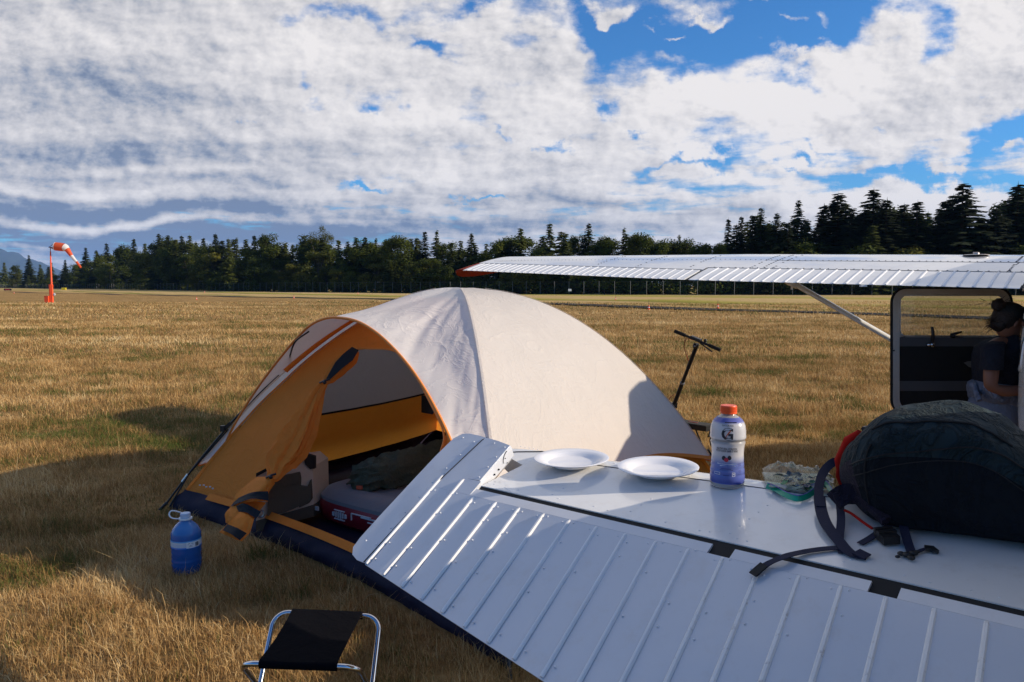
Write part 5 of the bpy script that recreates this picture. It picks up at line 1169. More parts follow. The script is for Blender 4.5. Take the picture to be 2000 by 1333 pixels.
def bottle():
    c, n = surf(1420, 946, 0); H_ = atY(1421, 790.5, c.y).z-c.z; sc = c.y/1500
    c = Vector((c.x, c.y, c.z-.002))
    F_ = [(0, 31), (.01, 33.2), (.035, 34), (.055, 33.4), (.065, 32.6), (.08, 33.4), (.11, 33.8), (.15, 33.2), (.16, 32.4), (.17, 33.2), (.2, 33.0), (.225, 32.2), (.235, 31.4), (.25, 32), (.29, 31.6), (.30, 30.8), (.31, 31.4), (.35, 31), (.40, 30.6), (.45, 31), (.50, 31.8), (.535, 33), (.555, 33.8), (.565, 32.4), (.585, 32.2), (.60, 34.4), (.62, 34.9), (.64, 34.3), (.70, 34.0), (.76, 32.6), (.80, 30), (.83, 26.5), (.86, 21), (.878, 16.5), (.888, 14.6), (.905, 14.4)]
    pr = lambda h: float(np.interp(h/H_, [a for a, b in F_], [b for a, b in F_]))*sc
    t = thing('drink_bottle', 'sports drink bottle with orange cap and white to blue label on the tailplane', 'bottle', c)
    m_, k, b = newmat('bottle_label'); o = k.n('ShaderNodeTexCoord').outputs['Object']; z = k.m('DIVIDE', k.sep(o)[2], H_)
    col = k.ramp(z, [(0, (.10, .14, .52)), (.07, (.085, .115, .47)), (.12, (.14, .19, .58)), (.30, (.22, .28, .64)), (.36, (.60, .62, .74)), (.40, (.80, .78, .79)), (.53, (.80, .78, .79)), (.56, (.55, .53, .52)), (.59, (.36, .34, .33)), (.61, (.78, .77, .78)), (.79, (.80, .78, .79)), (.815, (.20, .22, .60)), (.86, (.14, .17, .52)), (.87, (.5, .5, .55))])
    k.put(b.inputs['Base Color'], col); b.inputs['Roughness'].default_value = .22; b.inputs['Coat Weight'].default_value = .5; tr_ = k.n('ShaderNodeBsdfTranslucent'); k.put(tr_.inputs['Color'], col); mx_ = k.n('ShaderNodeMixShader'); mx_.inputs[0].default_value = .38; k.t.links.new(b.outputs[0], mx_.inputs[1]); k.t.links.new(tr_.outputs[0], mx_.inputs[2]); k.t.links.new(mx_.outputs[0], k.t.nodes['Material Output'].inputs['Surface'])
    m = MB(); m.lathe([(pr(f*H_), f*H_) for f in [x[0] for x in F_] if .05 <= f <= .87], c, 48, caps=False); lb = m.build('label', m_, t, smooth=60)
    mc = mat('bottle_plastic', (.60, .58, .56), .12, trans=.55, coat=.5); m = MB(); m.lathe([(pr(f*H_)-.0012, f*H_) for f in [x[0] for x in F_]], c, 48); m.build('bottle_body', mc, t, smooth=60)
    cr = 15.8*sc; prof = [(cr*.97, .900*H_), (cr*1.03, .902*H_), (cr*1.03, .916*H_), (cr*.985, .920*H_), (cr, .924*H_), (cr, .99*H_), (cr*.96, 1.0*H_), (0.001, 1.0*H_)]
    m = MB(); m.lathe(prof, c, 60); V2 = []
    m.build('cap', mat('cap_orange', (.85, .10, .015), .38, var=.04), t, smooth=30)
    m = MB()
    for j in range(44): a = 2*math.pi*j/44; m.box(c+Vector((cr*math.cos(a), cr*math.sin(a), .957*H_)), (.0006, .0012, .03*H_), Matrix.Rotation(a, 3, 'Z'))
    m.build('cap_ridges', bpy.data.materials['cap_orange'], t)
    K = mat('print_black', (.012, .012, .02), .5); OR_ = mat('print_orange', (.62, .12, .03), .5); RD = mat('print_red', (.50, .02, .05), .5); WH = mat('print_white', (.8, .8, .85), .5); BL = mat('print_blue', (.05, .06, .25), .5)
    A0 = math.atan2(c.x, c.y)*-1+.0    # face towards the camera side
    A0 = -math.atan2(c.x, c.y)-.02
    def rot_(a): return a
    f_ = lambda px: px/160*H_      # picture px above base
    pxm = c.y/1500
    wraptext('GATORADE', 3.0*pxm, f_(124.5), A0, pr, c, 'brand_lettering', K, lb, .004, 22*pxm, -.3*pxm)
    wraptext('G', 24*pxm, f_(108.3), A0, pr, c, 'brand_letter', K, lb, .03, 22.5*pxm, -.8*pxm)
    # lightning bolt through the letter
    def poly(pts, nm, mt, r_add=.0012):
        V = []
        for x, y in pts: h = f_(y); r_ = pr(h)+r_add; a = A0+x*sc/r_; V.append((c.x+r_*math.sin(a), c.y-r_*math.cos(a), c.z+h))
        return mkobj(nm, V, [tuple(range(len(pts)))], mt, lb, 0)
    poly([(-4.2, 102.5), (1.0, 111.5), (6.5, 117.0), (4.6, 111.2), (3.6, 110.6), (-.6, 105.5), (-5.0, 99.0), (-2.6, 103.6)], 'bolt_emblem', OR_)
    wraptext('HEALTHY REAL HYDRATION', 4.0*pxm, f_(78.6), A0, pr, c, 'slogan', K, lb, .012, 41*pxm, -1.5*pxm); wraptext('HYDRATATION SAINE ET VRAIE', 4.0*pxm, f_(74.0), A0, pr, c, 'slogan', K, lb, .012, 44*pxm, -1.5*pxm)
    def berry(x, y, rx, ry, mt):
        h = f_(y); r_ = pr(h); a = A0+x*sc/r_; q_ = Vector((c.x+r_*math.sin(a), c.y-r_*math.cos(a), c.z+h)); m = MB(); m.ball(q_, (rx*sc, .0012, ry*sc), 12, 8, Matrix.Rotation(a, 3, 'Z')); m.build('berry_picture', mt, lb)
    berry(-6.5, 60.0, 3.9, 4.6, K); berry(4.2, 61.0, 3.9, 4.6, K); berry(-2, 57.0, 4.4, 4.4, RD)
    m = MB()
    def bar(x, y, w_, h_): 
        hh = f_(y); r_ = pr(hh)+.0006; n_ = 5; 
        top = [];
        for s in (1, -1):
            for i in range(n_+1):
                k_ = i/n_ if s == 1 else 1-i/n_; a = A0+(x+(k_-.5)*w_)*sc/r_; top.append((c.x+r_*math.sin(a), c.y-r_*math.cos(a), c.z+f_(y+s*h_/2)))
        b_ = len(m.v); m.v += top; m.face([b_+i for i in range(len(top))])
    for (x, y, w_, h_) in [(-2, 39.3, 20, 1.0), (-1.5, 36.5, 26, 1.0), (-2, 26.5, 11, 1.6), (26, 49, 8, .8), (26, 47, 7, .8), (26, 45, 8, .8), (27, 36, 7, .8), (27, 34, 8, .8), (27, 32, 6, .8), (26.5, 29, 8, .8)]: bar(x, y, w_, h_)
    m.build('small_print', BL, lb); m = MB()
    for (x, y, w_, h_) in [(-1, 48.5, 38, 1.8), (1, 44.8, 30, 1.8), (-20, 31.7, 13, .8), (-20, 27.3, 13, .8), (-26.2, 29.5, .8, 5), (-13.8, 29.5, .8, 5), (13, 32, 6, 1.0), (13, 25, 6, 1.0), (10.4, 28.5, 1, 7), (15.6, 28.5, 1, 7), (13, 29, 2.5, 1.8)]: bar(x, y, w_, h_)
    m.build('pale_print', WH, lb)
    m = MB(); bar(5.5, 129.6, 23, 3.0); m.build('dark_strip', K, lb)
bottle()
def zipbag():
    c, n = surf(1563, 962, 0); t = thing('zip_bag', 'crumpled clear zip bag with green seal lying before the backpack', 'plastic bag', c)
    MC = clear('bag_film', (.86, .97, .93), .05, .10, haze=.02, bump=.7, bscale=22)
    A = surf(1497, 955)[0]; B = surf(1632, 958)[0]; Cc = surf(1500, 934)[0]; Dd = surf(1634, 938)[0]; back = (Dd-B)*1.0; m = MB()
    def top(u, v):
        z0 = -.010*math.sin(math.pi*u)*4*0; f0 = A.lerp(B, u)+Vector((0, -1, 0))*.03*math.sin(math.pi*u*1.0)**1.2; b0 = Cc.lerp(Dd, u)+Vector((0, .06, 0)); p = f0.lerp(b0, v)
        h = .036*math.sin(math.pi*min(1, v*1.0))**.6*(math.sin(math.pi*(.05+.9*u))**.45)*(1+.55*mnoise.noise(Vector((u*4.5, v*3, 1)))+.40*mnoise.noise(Vector((u*11, v*9, 2)))+.25*abs(mnoise.noise(Vector((u*25, v*20, 3))))); h += .022*math.exp(-((u-.25)/.22)**2)*v
        return p+n*(h+.004)
    m.grid(top, 46, 26); o = m.build('film', MC, t, smooth=70); m = MB(); m.grid(lambda u, v: A.lerp(B, u).lerp(Cc.lerp(Dd, u)+Vector((0, .06, 0)), v)+n*.004+Vector((0, -1, 0))*.03*math.sin(math.pi*u)*(1-v), 30, 8); m.build('film_base', MC, t)
    # green zip band with a purple line
    pz = [surf(u, v)[0]+n*h for u, v, h in ((1498, 957, .012), (1512, 962, .012), (1530, 973, .013), (1548, 980, .012), (1562, 982, .012), (1580, 976, .014), (1597, 965, .018), (1612, 958, .02), (1622, 968, .016), (1631, 980, .012))]; pz = bez(pz, 5)
    G = mat('zip_green', (.015, .36, .20), .35); Pp = mat('zip_purple', (.16, .06, .40), .4)
    m = MB(); m.strip(pz, Vector((0, -.9, .3)), .017, .0015); m.build('zip_band', G, t); m = MB(); m.tube([p+UP*.0095+Vector((0, -.002, 0)) for p in pz], .0011, 5); m.build('zip_line', Pp, t)
    r = random.Random(4); cols = [(.02, .03, .07), (.012, .012, .018), (.04, .22, .08), (.30, .32, .30), (.05, .09, .16), (.015, .02, .05), (.35, .33, .32), (.02, .05, .04)]; mts = [mat('wrapper_%s' % n_, c_, .25) for n_, c_ in zip(('navy', 'black', 'green', 'white', 'slate', 'ink', 'grey', 'pine'), cols)]
    for i in range(22):
        k_ = i/21; p, nn = surf(1514+104*((i*7) % 22)/21, 966-26*r.random(), .008+.022*r.random()); m = MB(); rt = Matrix.Rotation(r.uniform(0, 3), 3, 'Z') @ Matrix.Rotation(r.uniform(-.7, .7), 3, 'X'); sz = (r.uniform(.012, .026), r.uniform(.006, .014))
        m.grid(lambda a, b: p+rt @ Vector(((a-.5)*2*sz[0], (b-.5)*2*sz[1], .003*math.sin(a*6+i)+.002*math.cos(b*5))), 8, 4); m.build('wrapped_item', mts[i % 8], t, smooth=60)
zipbag()
# ------------------------------------------------------------------ backpack
def backpack():
    t = thing('backpack', 'bulging dark teal backpack lying on the tailplane with loose navy straps', 'backpack', surf(1850, 1060)[0])
    M1 = cloth('teal_canvas', (.014, .030, .038), 0, 1.0, 5, rough=.72, fine=.5, spec=.15); M2 = cloth('navy_canvas', (.009, .013, .018), 0, .6, 5, rough=.85, fine=.5, spec=.1); M3 = cloth('mesh_fabric', (.020, .016, .036), 0, .9, 12, rough=.8, fine=.8)
    M4 = mat('red_trim', (.36, .010, .006), .8, spec=.1); M5 = cloth('navy_webbing', (.018, .020, .045), 0, .1, 20, rough=.8, fine=.8); MS = mat('seam_thread', (.006, .008, .010), .8)
    # upper outline in picture columns; front bottom edge; depth of the pack
    top = [(1654, 905), (1660, 876), (1672, 850), (1690, 832), (1715, 815), (1745, 804), (1785, 799), (1830, 796.5), (1880, 800), (1915, 808), (1945, 822), (1975, 842), (2000, 862), (2040, 890), (2090, 940)]
    bot = [(1650, 960), (1664, 990), (1685, 1018), (1705, 1034), (1735, 1046), (1775, 1052), (1815, 1057), (1855, 1062), (1890, 1066), (1915, 1070), (1945, 1074), (1975, 1077), (2000, 1080), (2040, 1084), (2090, 1088)]
    rs = []; N = 48; cen = []
    ks = np.linspace(0, 1, 40)
    for k_ in ks:
        q_ = k_*(len(top)-1); i = min(int(q_), len(top)-2); f_ = q_-i; ut = top[i][0]+(top[i+1][0]-top[i][0])*f_; vt = top[i][1]+(top[i+1][1]-top[i][1])*f_; ub = bot[i][0]+(bot[i+1][0]-bot[i][0])*f_; vb = bot[i][1]+(bot[i+1][1]-bot[i][1])*f_
        base, n = surf(ub, vb, .006); endk = min(1, .66+.34*math.sin(min(1, k_/.16)*math.pi/2)) * min(1, .5+.5*math.sin(min(1, (1-k_)/.10)*math.pi/2))
        dep = .27*endk; mid = base+SC*dep*.5; T_ = atY(ut, vt, mid.y); hgt = (T_.z-base.z-SC.z*dep*.5); c = Vector(((mid.x+T_.x)/2, mid.y, base.z+SC.z*dep*.5+hgt/2)); lift = max(0, base.z-.0)
        ring = []
        for j in range(N):
            a = 2*math.pi*j/N; ca, sa = math.cos(a), math.sin(a); e1 = .50 if sa > 0 else .34; x = math.copysign(abs(ca)**e1, ca); z = math.copysign(abs(sa)**(.62 if sa > 0 else .36), sa)
            p = c+SC*x*dep*.5+UP*z*hgt/2; p += Vector((T_.x-mid.x, 0, 0))*z*.5
            nn = Vector((0, x*.8, z)); wv = .018*mnoise.noise(Vector((p.x*6+p.z*5, p.y*7, p.z*9)))+.009*mnoise.noise(Vector((p.x*14, p.y*12, p.z*22)))+.004*mnoise.noise(Vector((p.x*26, p.y*26, p.z*26)))
            if sa > -.5: p = p+Vector((FW.x*x, FW.y*x, z))*wv
            ring.append(p)
        rs.append(ring); cen.append(c)
    m = MB(); m.rings(rs); n = N; m.mi = []
    for f_ in m.f:
        if len(f_) > 4: m.mi.append(1); continue
        i, j = divmod(f_[0], n); a = 2*math.pi*(j+.5)/n; k_ = i/39; sa = math.sin(a)
        m.mi.append(2 if (k_ < .17 and sa < .45) else 1 if sa < .22 else 0)
    bd = m.build('pack_body', [M1, M2, M3], t, smooth=80); ORG[bd.name] = ORG[t.name]
    def on(k_, a, off=.002):
        q_ = k_*39; i = min(int(q_), 38); f_ = q_-i; jj = (a % (2*math.pi))/(2*math.pi)*N; j = int(jj) % N; g = jj-int(jj)
        p = (rs[i][j].lerp(rs[i][(j+1) % N], g)).lerp(rs[i+1][j].lerp(rs[i+1][(j+1) % N], g), f_); return p+(p-cen[i]).normalized()*off
    FRT = math.pi
    def seam(pts, r_=.0022, nm='seam', mt=MS): m = MB(); m.tube([on(a, b) for a, b in pts], r_, 5); m.build(nm, mt, bd)
    seam([(k_, FRT-.55+.25*math.sin(k_*5)) for k_ in np.linspace(.17, .98, 40)]); seam([(k_, FRT-1.12-.14*math.sin((k_-.35)*4)) for k_ in np.linspace(.30, .82, 34)], .003); seam([(.17+.13*q_, FRT+.6-1.2*q_) for q_ in np.linspace(0, 1, 14)]); seam([(k_, FRT-.18+.08*math.sin(k_*7)) for k_ in np.linspace(.16, .98, 40)], .0016)
    m = MB()
    for (k_, a, r1) in ((.27, FRT-.55-.62, .022), (.20, FRT-.45, .020), (.12, FRT-.15, .022)): pass
    p = atY(1700, 838, cen[5].y-.04); m.tube([on(.02, FRT-.9, .0), on(.05, FRT-1.15, .004), on(.09, FRT-1.3, .004), on(.14, FRT-1.4, .004), on(.20, FRT-1.5, .002)], [.010, .017, .013, .017, .010], 10); m.tube([on(.0, FRT+.2, .0), on(.0, FRT-.4, .002), on(.02, FRT-.9, .0)], [.008, .009, .010], 8); m.build('red_lid_edge', M4, t, smooth=80)
    m = MB(); m.tube([atY(1686, 838, cen[4].y-.08), atY(1692, 836, cen[4].y-.05)], .006, 6); m.build('zip_pull', M_BLK, t)
    # hip pad with red piping
    def sp(u, v, h): return surf(u, v, h)[0]
    pad = [sp(1628, 1012, .045), sp(1650, 1006, .055), sp(1680, 1010, .055), sp(1710, 1026, .05), sp(1740, 1042, .03)]
    m = MB(); m.strip(bez(pad, 5), [Vector((-.1, -.8, .5))]*21, .05, .022); m.build('hip_pad', M3, t); m = MB(); m.tube(bez([sp(1650, 1018, .030), sp(1664, 1024, .028), sp(1684, 1035, .022), sp(1704, 1046, .018)], 5), .0035, 6); m.build('red_piping', M4, t)
    def web(pts, w_, nm='webbing_strap', nrm=None, th=.0018): m = MB(); P = bez([sp(*p) for p in pts], 6); m.strip(P, nrm if nrm is not None else SN, w_, th); return m.build(nm, M5, t)
    web([(1655, 985, .03), (1662, 962, .055), (1650, 949, .065), (1630, 946, .068), (1610, 958, .058), (1601, 976, .046), (1600, 994, .034), (1604, 1008, .026)], .024, 'carry_loop', Vector((-.25, -.9, .35)))
    web([(1655, 985, .035), (1650, 996, .03), (1642, 1000, .03)], .022, 'carry_loop', Vector((-.25, -.9, .35)))
    s1 = web([(1601, 990, .030), (1604, 1012, .022), (1614, 1036, .016), (1635, 1062, .012), (1660, 1085, .006), (1693, 1092, .003)], .030); web([(1640, 1000, .03), (1643, 1030, .02), (1640, 1060, .008), (1646, 1084, .003)], .020)
    web([(1640, 1075, .006), (1605, 1078, .006), (1570, 1084, .007), (1535, 1092, .008), (1500, 1106, .006), (1474, 1126, .004)], .020)
    m = MB(); a = sp(1494, 1109, .009); b = sp(1471, 1127, .006); m.strip([a, b], SN, .024, .003); m.build('strap_tab', MS, t); m = MB(); a = sp(1672, 1086, .010); b = sp(1694, 1094, .006); m.strip([a, b], SN, .031, .003); m.build('strap_tab', M5, t)
    web([(1680, 1066, .004), (1700, 1056, .006), (1722, 1045, .012), (1740, 1040, .02)], .018); web([(1762, 1038, .03), (1768, 1056, .018), (1776, 1075, .008), (1782, 1088, .006)], .021); 
    m = MB(); c = sp(1732, 1060, .016); rt = frame_rot(SN, (1, 0, .1)); m.box(c, (.020, .026, .010), rt); m.box(c+UP*.009, (.022, .006, .006), rt); m.box(c+UP*.009+rt @ Vector((0, .018, 0)), (.022, .005, .006), rt); m.build('buckle', M_BLK, t)
    m = MB()
    for (u, v, r_) in ((1760, 1088, .009), (1741+12, 1094, .006), (1772, 1090, .011), (1784, 1087, .010), (1780, 1096, .009), (1792, 1084, .006)): m.ball(sp(u, v, .008), (r_, r_*.9, r_*.6), 10, 7)
    m.build('clip_end', M_BLK, t)
    web([(1790, 1084, .006), (1806, 1079, .007), (1818, 1078, .006)], .010); m = MB(); m.strip([sp(1806, 1078, .005), sp(1820, 1079, .005), sp(1832, 1085, .004)], SN, [.020, .018, .006], .008); m.build('side_release_tip', M_BLK, t)
backpack()
# ================================================================== on the grass
def jug():
    c = atZ(365.5, 1117, 0); sc = c.y/1500/.985; ZS = .94; t = thing('water_jug', 'large blue plastic water jug with white handle standing on the grass', 'water jug', c)
    Rr = 28.6*sc; prof = [(.80, 0), (.93, .006), (.97, .02), (.96, .05), (.985, .058), (.95, .066), (.985, .074), (.99, .085), (.95, .092), (.99, .10), (.97, .125), (1, .135), (.965, .145), (1, .155), (.985, .165), (.985, .208), (1.0, .214), (.97, .222), (.985, .235), (.93, .252), (.83, .268), (.66, .288), (.46, .303), (.31, .312), (.29, .322), (.29, .334)]
    MJ, k, b = newmat('blue_jug'); b.inputs['Base Color'].default_value = (.09, .28, .68, 1); b.inputs['Roughness'].default_value = .12; b.inputs['Transmission Weight'].default_value = .35; b.inputs['IOR'].default_value = 1.2; b.inputs['Coat Weight'].default_value = .6
    o = k.n('ShaderNodeTexCoord').outputs['Object']; k.put(b.inputs['Base Color'], k.ramp(k.sep(o)[2], [(0, (.025, .13, .42)), (.19, (.035, .16, .48)), (.225, (.05, .20, .55)), (.28, (.12, .32, .66)), (1, (.15, .36, .70))]))
    m = MB(); m.lathe([(Rr*a, z*1.0) for a, z in prof], c, 48); m.build('jug_body', MJ, t, smooth=70)
    m = MB(); m.lathe([(Rr*.30, .330), (Rr*.335, .331), (Rr*.335, .352), (Rr*.30, .356), (.001, .357)], c, 32); m.build('cap', mat('cap_pale', (.45, .55, .68), .4), t, smooth=30)
    MW = mat('handle_white', (.78, .78, .76), .4); m = MB(); m.lathe([(Rr*.36, .318), (Rr*.44, .319), (Rr*.44, .328), (Rr*.36, .329)], c, 32); top = c+UP*.324
    lp = [top+Vector((-.4*Rr, -.015, 0)), top+Vector((-.85*Rr, -.02, .008)), top+Vector((-1.05*Rr, -.01, .028)), top+Vector((-.92*Rr, 0, .044)), top+Vector((-.5*Rr, .01, .034)), top+Vector((-.25*Rr, .03, .018))]; m.tube(bez(lp, 6), .005, 8, flat=.7); m.build('handle', MW, t, smooth=60)
    ml, k, b = newmat('jug_label'); o = k.n('ShaderNodeTexCoord').outputs['Object']; z = k.sep(o)[2]; b.inputs['Roughness'].default_value = .3
    k.put(b.inputs['Base Color'], k.ramp(k.m('MULTIPLY', z, 4.0), [(.655, (.03, .20, .62)), (.68, (.55, .60, .66)), (.76, (.62, .64, .66)), (.80, (.10, .38, .68)), (.83, (.02, .17, .60))], 'CONSTANT'))
    m = MB(); m.lathe([(Rr*.992, .163), (Rr*.992, .209)], c, 48, caps=False); lb = m.build('label', ml, t, smooth=60)
    def patch(a0, a1, z0, z1, nm, mt, off=.0012): 
        m = MB(); A0 = -math.atan2(c.x, c.y); m.grid(lambda u, v: (c.x+(Rr*.992+off)*math.sin(A0*1+a0+(a1-a0)*u), c.y-(Rr*.992+off)*math.cos(A0+a0+(a1-a0)*u), z0+(z1-z0)*v), 10, 1); return m
    patch(.0, .95, .167, .202, '', None).build('white_panel', mat('label_white', (.80, .80, .78), .4), lb)
    MK = mat('barcode_black', (.02, .02, .02), .5); m = MB(); m2 = None; A0 = -math.atan2(c.x, c.y)
    rr_ = random.Random(2); a = .58
    while a < .84:
        w_ = rr_.choice([.012, .02, .03]); b_ = len(m.v); 
        for (aa, zz) in ((a, .172), (a+w_, .172), (a+w_, .196), (a, .196)): m.v.append((c.x+(Rr*.992+.002)*math.sin(A0+aa), c.y-(Rr*.992+.002)*math.cos(A0+aa), zz))
        m.face((b_, b_+1, b_+2, b_+3)); a += w_+rr_.choice([.012, .02])
    for (zz, a0, a1) in ((.193, .12, .42), (.187, .08, .46), (.181, .20, .34), (.175, .14, .42)):
        b_ = len(m.v)
        for (aa, z_) in ((a0, zz), (a1, zz), (a1, zz+.0018), (a0, zz+.0018)): m.v.append((c.x+(Rr*.992+.002)*math.sin(A0+aa), c.y-(Rr*.992+.002)*math.cos(A0+aa), z_))
        m.face((b_, b_+1, b_+2, b_+3))
    m.build('barcode', MK, lb); t.scale = (1, 1, .945)
J_ = jug()
def stool():
    Z = .38; BL, BR, FR, FL = (atZ(u, v, Z) for u, v in ((571, 1197), (708, 1203), (659, 1302), (507, 1297)))
    t = thing('folding_stool', 'small folding stool with black cloth seat and chrome tube legs', 'stool', Vector(((BL.x+FR.x)/2, (BL.y+FR.y)/2, 0)))
    MCm = mat('chrome_tube', (.62, .63, .66), .14, 1.0, var=.05); MF = cloth('black_canvas', (.005, .005, .007), 0, .25, 5, rough=.95, fine=.6, spec=.05)
    f_ = ((FL+FR)/2-(BL+BR)/2); f_.z = 0; r_ = .0095
    def bar(a, b, fd, nm):
        d = (b-a).normalized(); rb = .055; dn = (fd*1.0-UP*Z).normalized()
        def arc(p, dirn): # p: end of straight part; curves towards dn
            c = p+dn*rb; return [c+dirn*rb*math.sin(x)-dn*rb*math.cos(x) for x in [math.pi/2*k/9 for k in range(10)]]
        A = a-d*.012; B = b+d*.012; pa = arc(A, -d)[::-1]; pb = arc(B, d); la = pa[0]; lb = pb[-1]; ea = la+dn*((la.z-.012)/(-dn.z)); eb = lb+dn*((lb.z-.012)/(-dn.z))
        m = MB(); m.tube([ea]+pa+pb+[eb], r_, 12); o = m.build(nm, MCm, t, smooth=60); m = MB()
        m.tube([ea+dn*0, ea+dn*.0+d*.0+(eb-ea)*.0001], r_, 6); m2 = MB(); m2.tube([ea, eb], r_*.9, 12); m2.build('foot_bar', MCm, o, smooth=60)
    bar(BL, BR, f_, 'tube_frame'); bar(FL, FR, -f_, 'tube_frame')
    m = MB()
    def seat(u, v, s=0): p = BL.lerp(BR, u).lerp(FL.lerp(FR, u), v); p.z += -.007*math.sin(math.pi*v)-.003*math.sin(math.pi*u)+.0145+.002*mnoise.noise(Vector((u*4, v*4, 0))); inw = .004*math.sin(math.pi*v); p += (BR-BL).normalized()*inw*(1-2*u); return p
    n1, n2 = 20, 24; b = 0; rs = []
    fn = f_.normalized()
    for i in range(n1+1):
        u = i/n1; ring = [seat(u, j/n2) for j in range(n2+1)]
        e0 = BL.lerp(BR, u); e1 = FL.lerp(FR, u); wrap1 = [e1+fn*.0145*math.sin(a)+UP*.0145*math.cos(a) for a in [math.pi*k/6 for k in range(1, 7)]]; wrap0 = [e0-fn*.0145*math.sin(a)+UP*.0145*math.cos(a) for a in [math.pi*k/6 for k in range(6, 0, -1)]]
        und = [seat(u, j/n2)-UP*.0035 for j in range(n2-1, 0, -1)]
        rs.append(ring+wrap1+und+wrap0)
    m.rings(rs); m.build('seat', MF, t, smooth=60)
stool()
def scooter():
    t = thing('kick_scooter', 'black electric kick scooter parked on the grass behind the tent', 'scooter', (1.75, 7.5, 0)); Y = 7.45
    P = lambda u, v, y=Y: atY(u, v, y); MA = mat('black_alloy', (.014, .014, .015), .4, .2, var=.2); MR = mat('grip_tape', (.05, .048, .045), .95, bump=.8, bscale=400); MRD = mat('cable_red', (.30, .01, .01), .5)
    fwheel = Vector((P(1288, 890, 7.75).x, 7.75, .11))
    s0 = P(1316, 792, 7.62); s1 = P(1362, 672, 7.30); m = MB(); m.tube([s0, s0.lerp(s1, .38)], .021, 12); m.tube([s0.lerp(s1, .36), s1], .0175, 12); m.tube([s0.lerp(s1, .62), s0.lerp(s1, .99)], .020, 12); st = m.build('stem', MA, t, smooth=50); ORG[st.name] = ORG[t.name]
    m = MB(); m.tube([s0.lerp(s1, .36), s0.lerp(s1, .385)], .0235, 12); m.build('stem_band', mat('band_grey', (.16, .16, .17), .4), st)
    m = MB(); m.tube([s0, s0.lerp(fwheel+UP*.16, .5), fwheel+UP*.17], [.026, .034, .03], 12); m.box(s0, (.03, .03, .025)); m.build('folding_joint', MA, t, smooth=50)
    def wheel(c, ax, nm):
        ax = ax.normalized(); x = ax.cross(UP).normalized(); m = MB(); rs = [[c+ax*a+(x*math.cos(2*math.pi*j/28)+UP*math.sin(2*math.pi*j/28))*r_ for j in range(28)] for a, r_ in ((-.024, .075), (-.024, .098), (-.010, .110), (.010, .110), (.024, .098), (.024, .075))]; m.rings(rs); w_ = m.build(nm, M_RUB, t, smooth=50)
        m = MB(); m.rings([[c+ax*a+(x*math.cos(2*math.pi*j/20)+UP*math.sin(2*math.pi*j/20))*.074 for j in range(20)] for a in (-.02, .02)]); m.build('rim', mat('rim_grey', (.10, .10, .10), .4, .6), w_)
    rw = Vector((P(1406, 872, 7.25).x, 7.25, .11)); ax = (rw-fwheel).cross(UP); wheel(fwheel, ax, 'wheel'); wheel(rw, ax, 'wheel')
    m = MB(); m.tube([fwheel+ax.normalized()*.035, fwheel+ax.normalized()*.035+UP*.15, fwheel+UP*.17, fwheel-ax.normalized()*.035+UP*.15, fwheel-ax.normalized()*.035], .012, 8); m.build('fork', MA, t)
    d = (rw-fwheel); d.z = 0; dn = d.normalized(); sd_ = ax.normalized(); a = fwheel+dn*.16; b = rw-dn*.10; zt = .255; zb = .205; W2 = .085
    a.z = b.z = 0; m = MB(); m.hexa([a-sd_*W2+UP*zb, b-sd_*W2+UP*zb, b+sd_*W2+UP*zb, a+sd_*W2+UP*zb, a-sd_*W2+UP*zt, b-sd_*W2+UP*zt, b+sd_*W2+UP*zt, a+sd_*W2+UP*zt]); dk = m.build('deck', MA, t)
    m = MB(); m.hexa([p for p in [a+dn*.01-sd_*(W2-.01)+UP*(zt+.001), b-dn*.01-sd_*(W2-.01)+UP*(zt+.001), b-dn*.01+sd_*(W2-.01)+UP*(zt+.001), a+dn*.01+sd_*(W2-.01)+UP*(zt+.001)]]+[p for p in [a+dn*.01-sd_*(W2-.01)+UP*(zt+.004), b-dn*.01-sd_*(W2-.01)+UP*(zt+.004), b-dn*.01+sd_*(W2-.01)+UP*(zt+.004), a+dn*.01+sd_*(W2-.01)+UP*(zt+.004)]]); m.build('grip_mat', MR, dk)
    m = MB(); 
    for k_ in range(4): c = a.lerp(b, .45+.06*k_)+UP*(zt+.006); m.box(c, (.012, .012, .0012), Matrix.Rotation(math.atan2(dn.y, dn.x), 3, 'Z'))
    m.build('deck_emblem', mat('emblem_red', (.20, .03, .02), .7), dk)
    m = MB(); m.tube([a.lerp(b, .1)+UP*.21, fwheel+UP*.16+dn*.03], .02, 8); m.tube([b+UP*.2, rw], .018, 8); m.tube([a.lerp(b, .6)+UP*.2, a.lerp(b, .62)+sd_*-.12+UP*.01], .008, 6); m.build('frame', MA, t)
    m = MB(); m.strip([rw+dn*(-.115)+UP*.03, rw-dn*.09+UP*.10, rw+UP*.135, rw+dn*.10+UP*.10], [UP]*4, .055, .005); m.build('mudguard', MA, t, smooth=60)
    h0 = P(1317.5, 647, 7.42); h1 = P(1407, 684, 7.16); m = MB(); m.tube([h0, h1], .0125, 12); hb = m.build('handlebar', MA, t, smooth=50); ORG[hb.name] = ORG[t.name]
    for k0, k1 in ((0, .24), (.76, 1)): m = MB(); m.tube([h0.lerp(h1, k0), h0.lerp(h1, k0+.01), h0.lerp(h1, k1-.01), h0.lerp(h1, k1)], [.016, .0175, .0175, .016], 12); m.build('grip', M_RUB, hb, smooth=50)
    m = MB(); rt = frame_rot(UP, h1-h0); rt = frame_rot(Vector((.25, -.2, .93)), h1-h0); m.box(h0.lerp(h1, .48)+UP*.012, (.052, .028, .012), rt); m.build('display', M_BLK, hb)
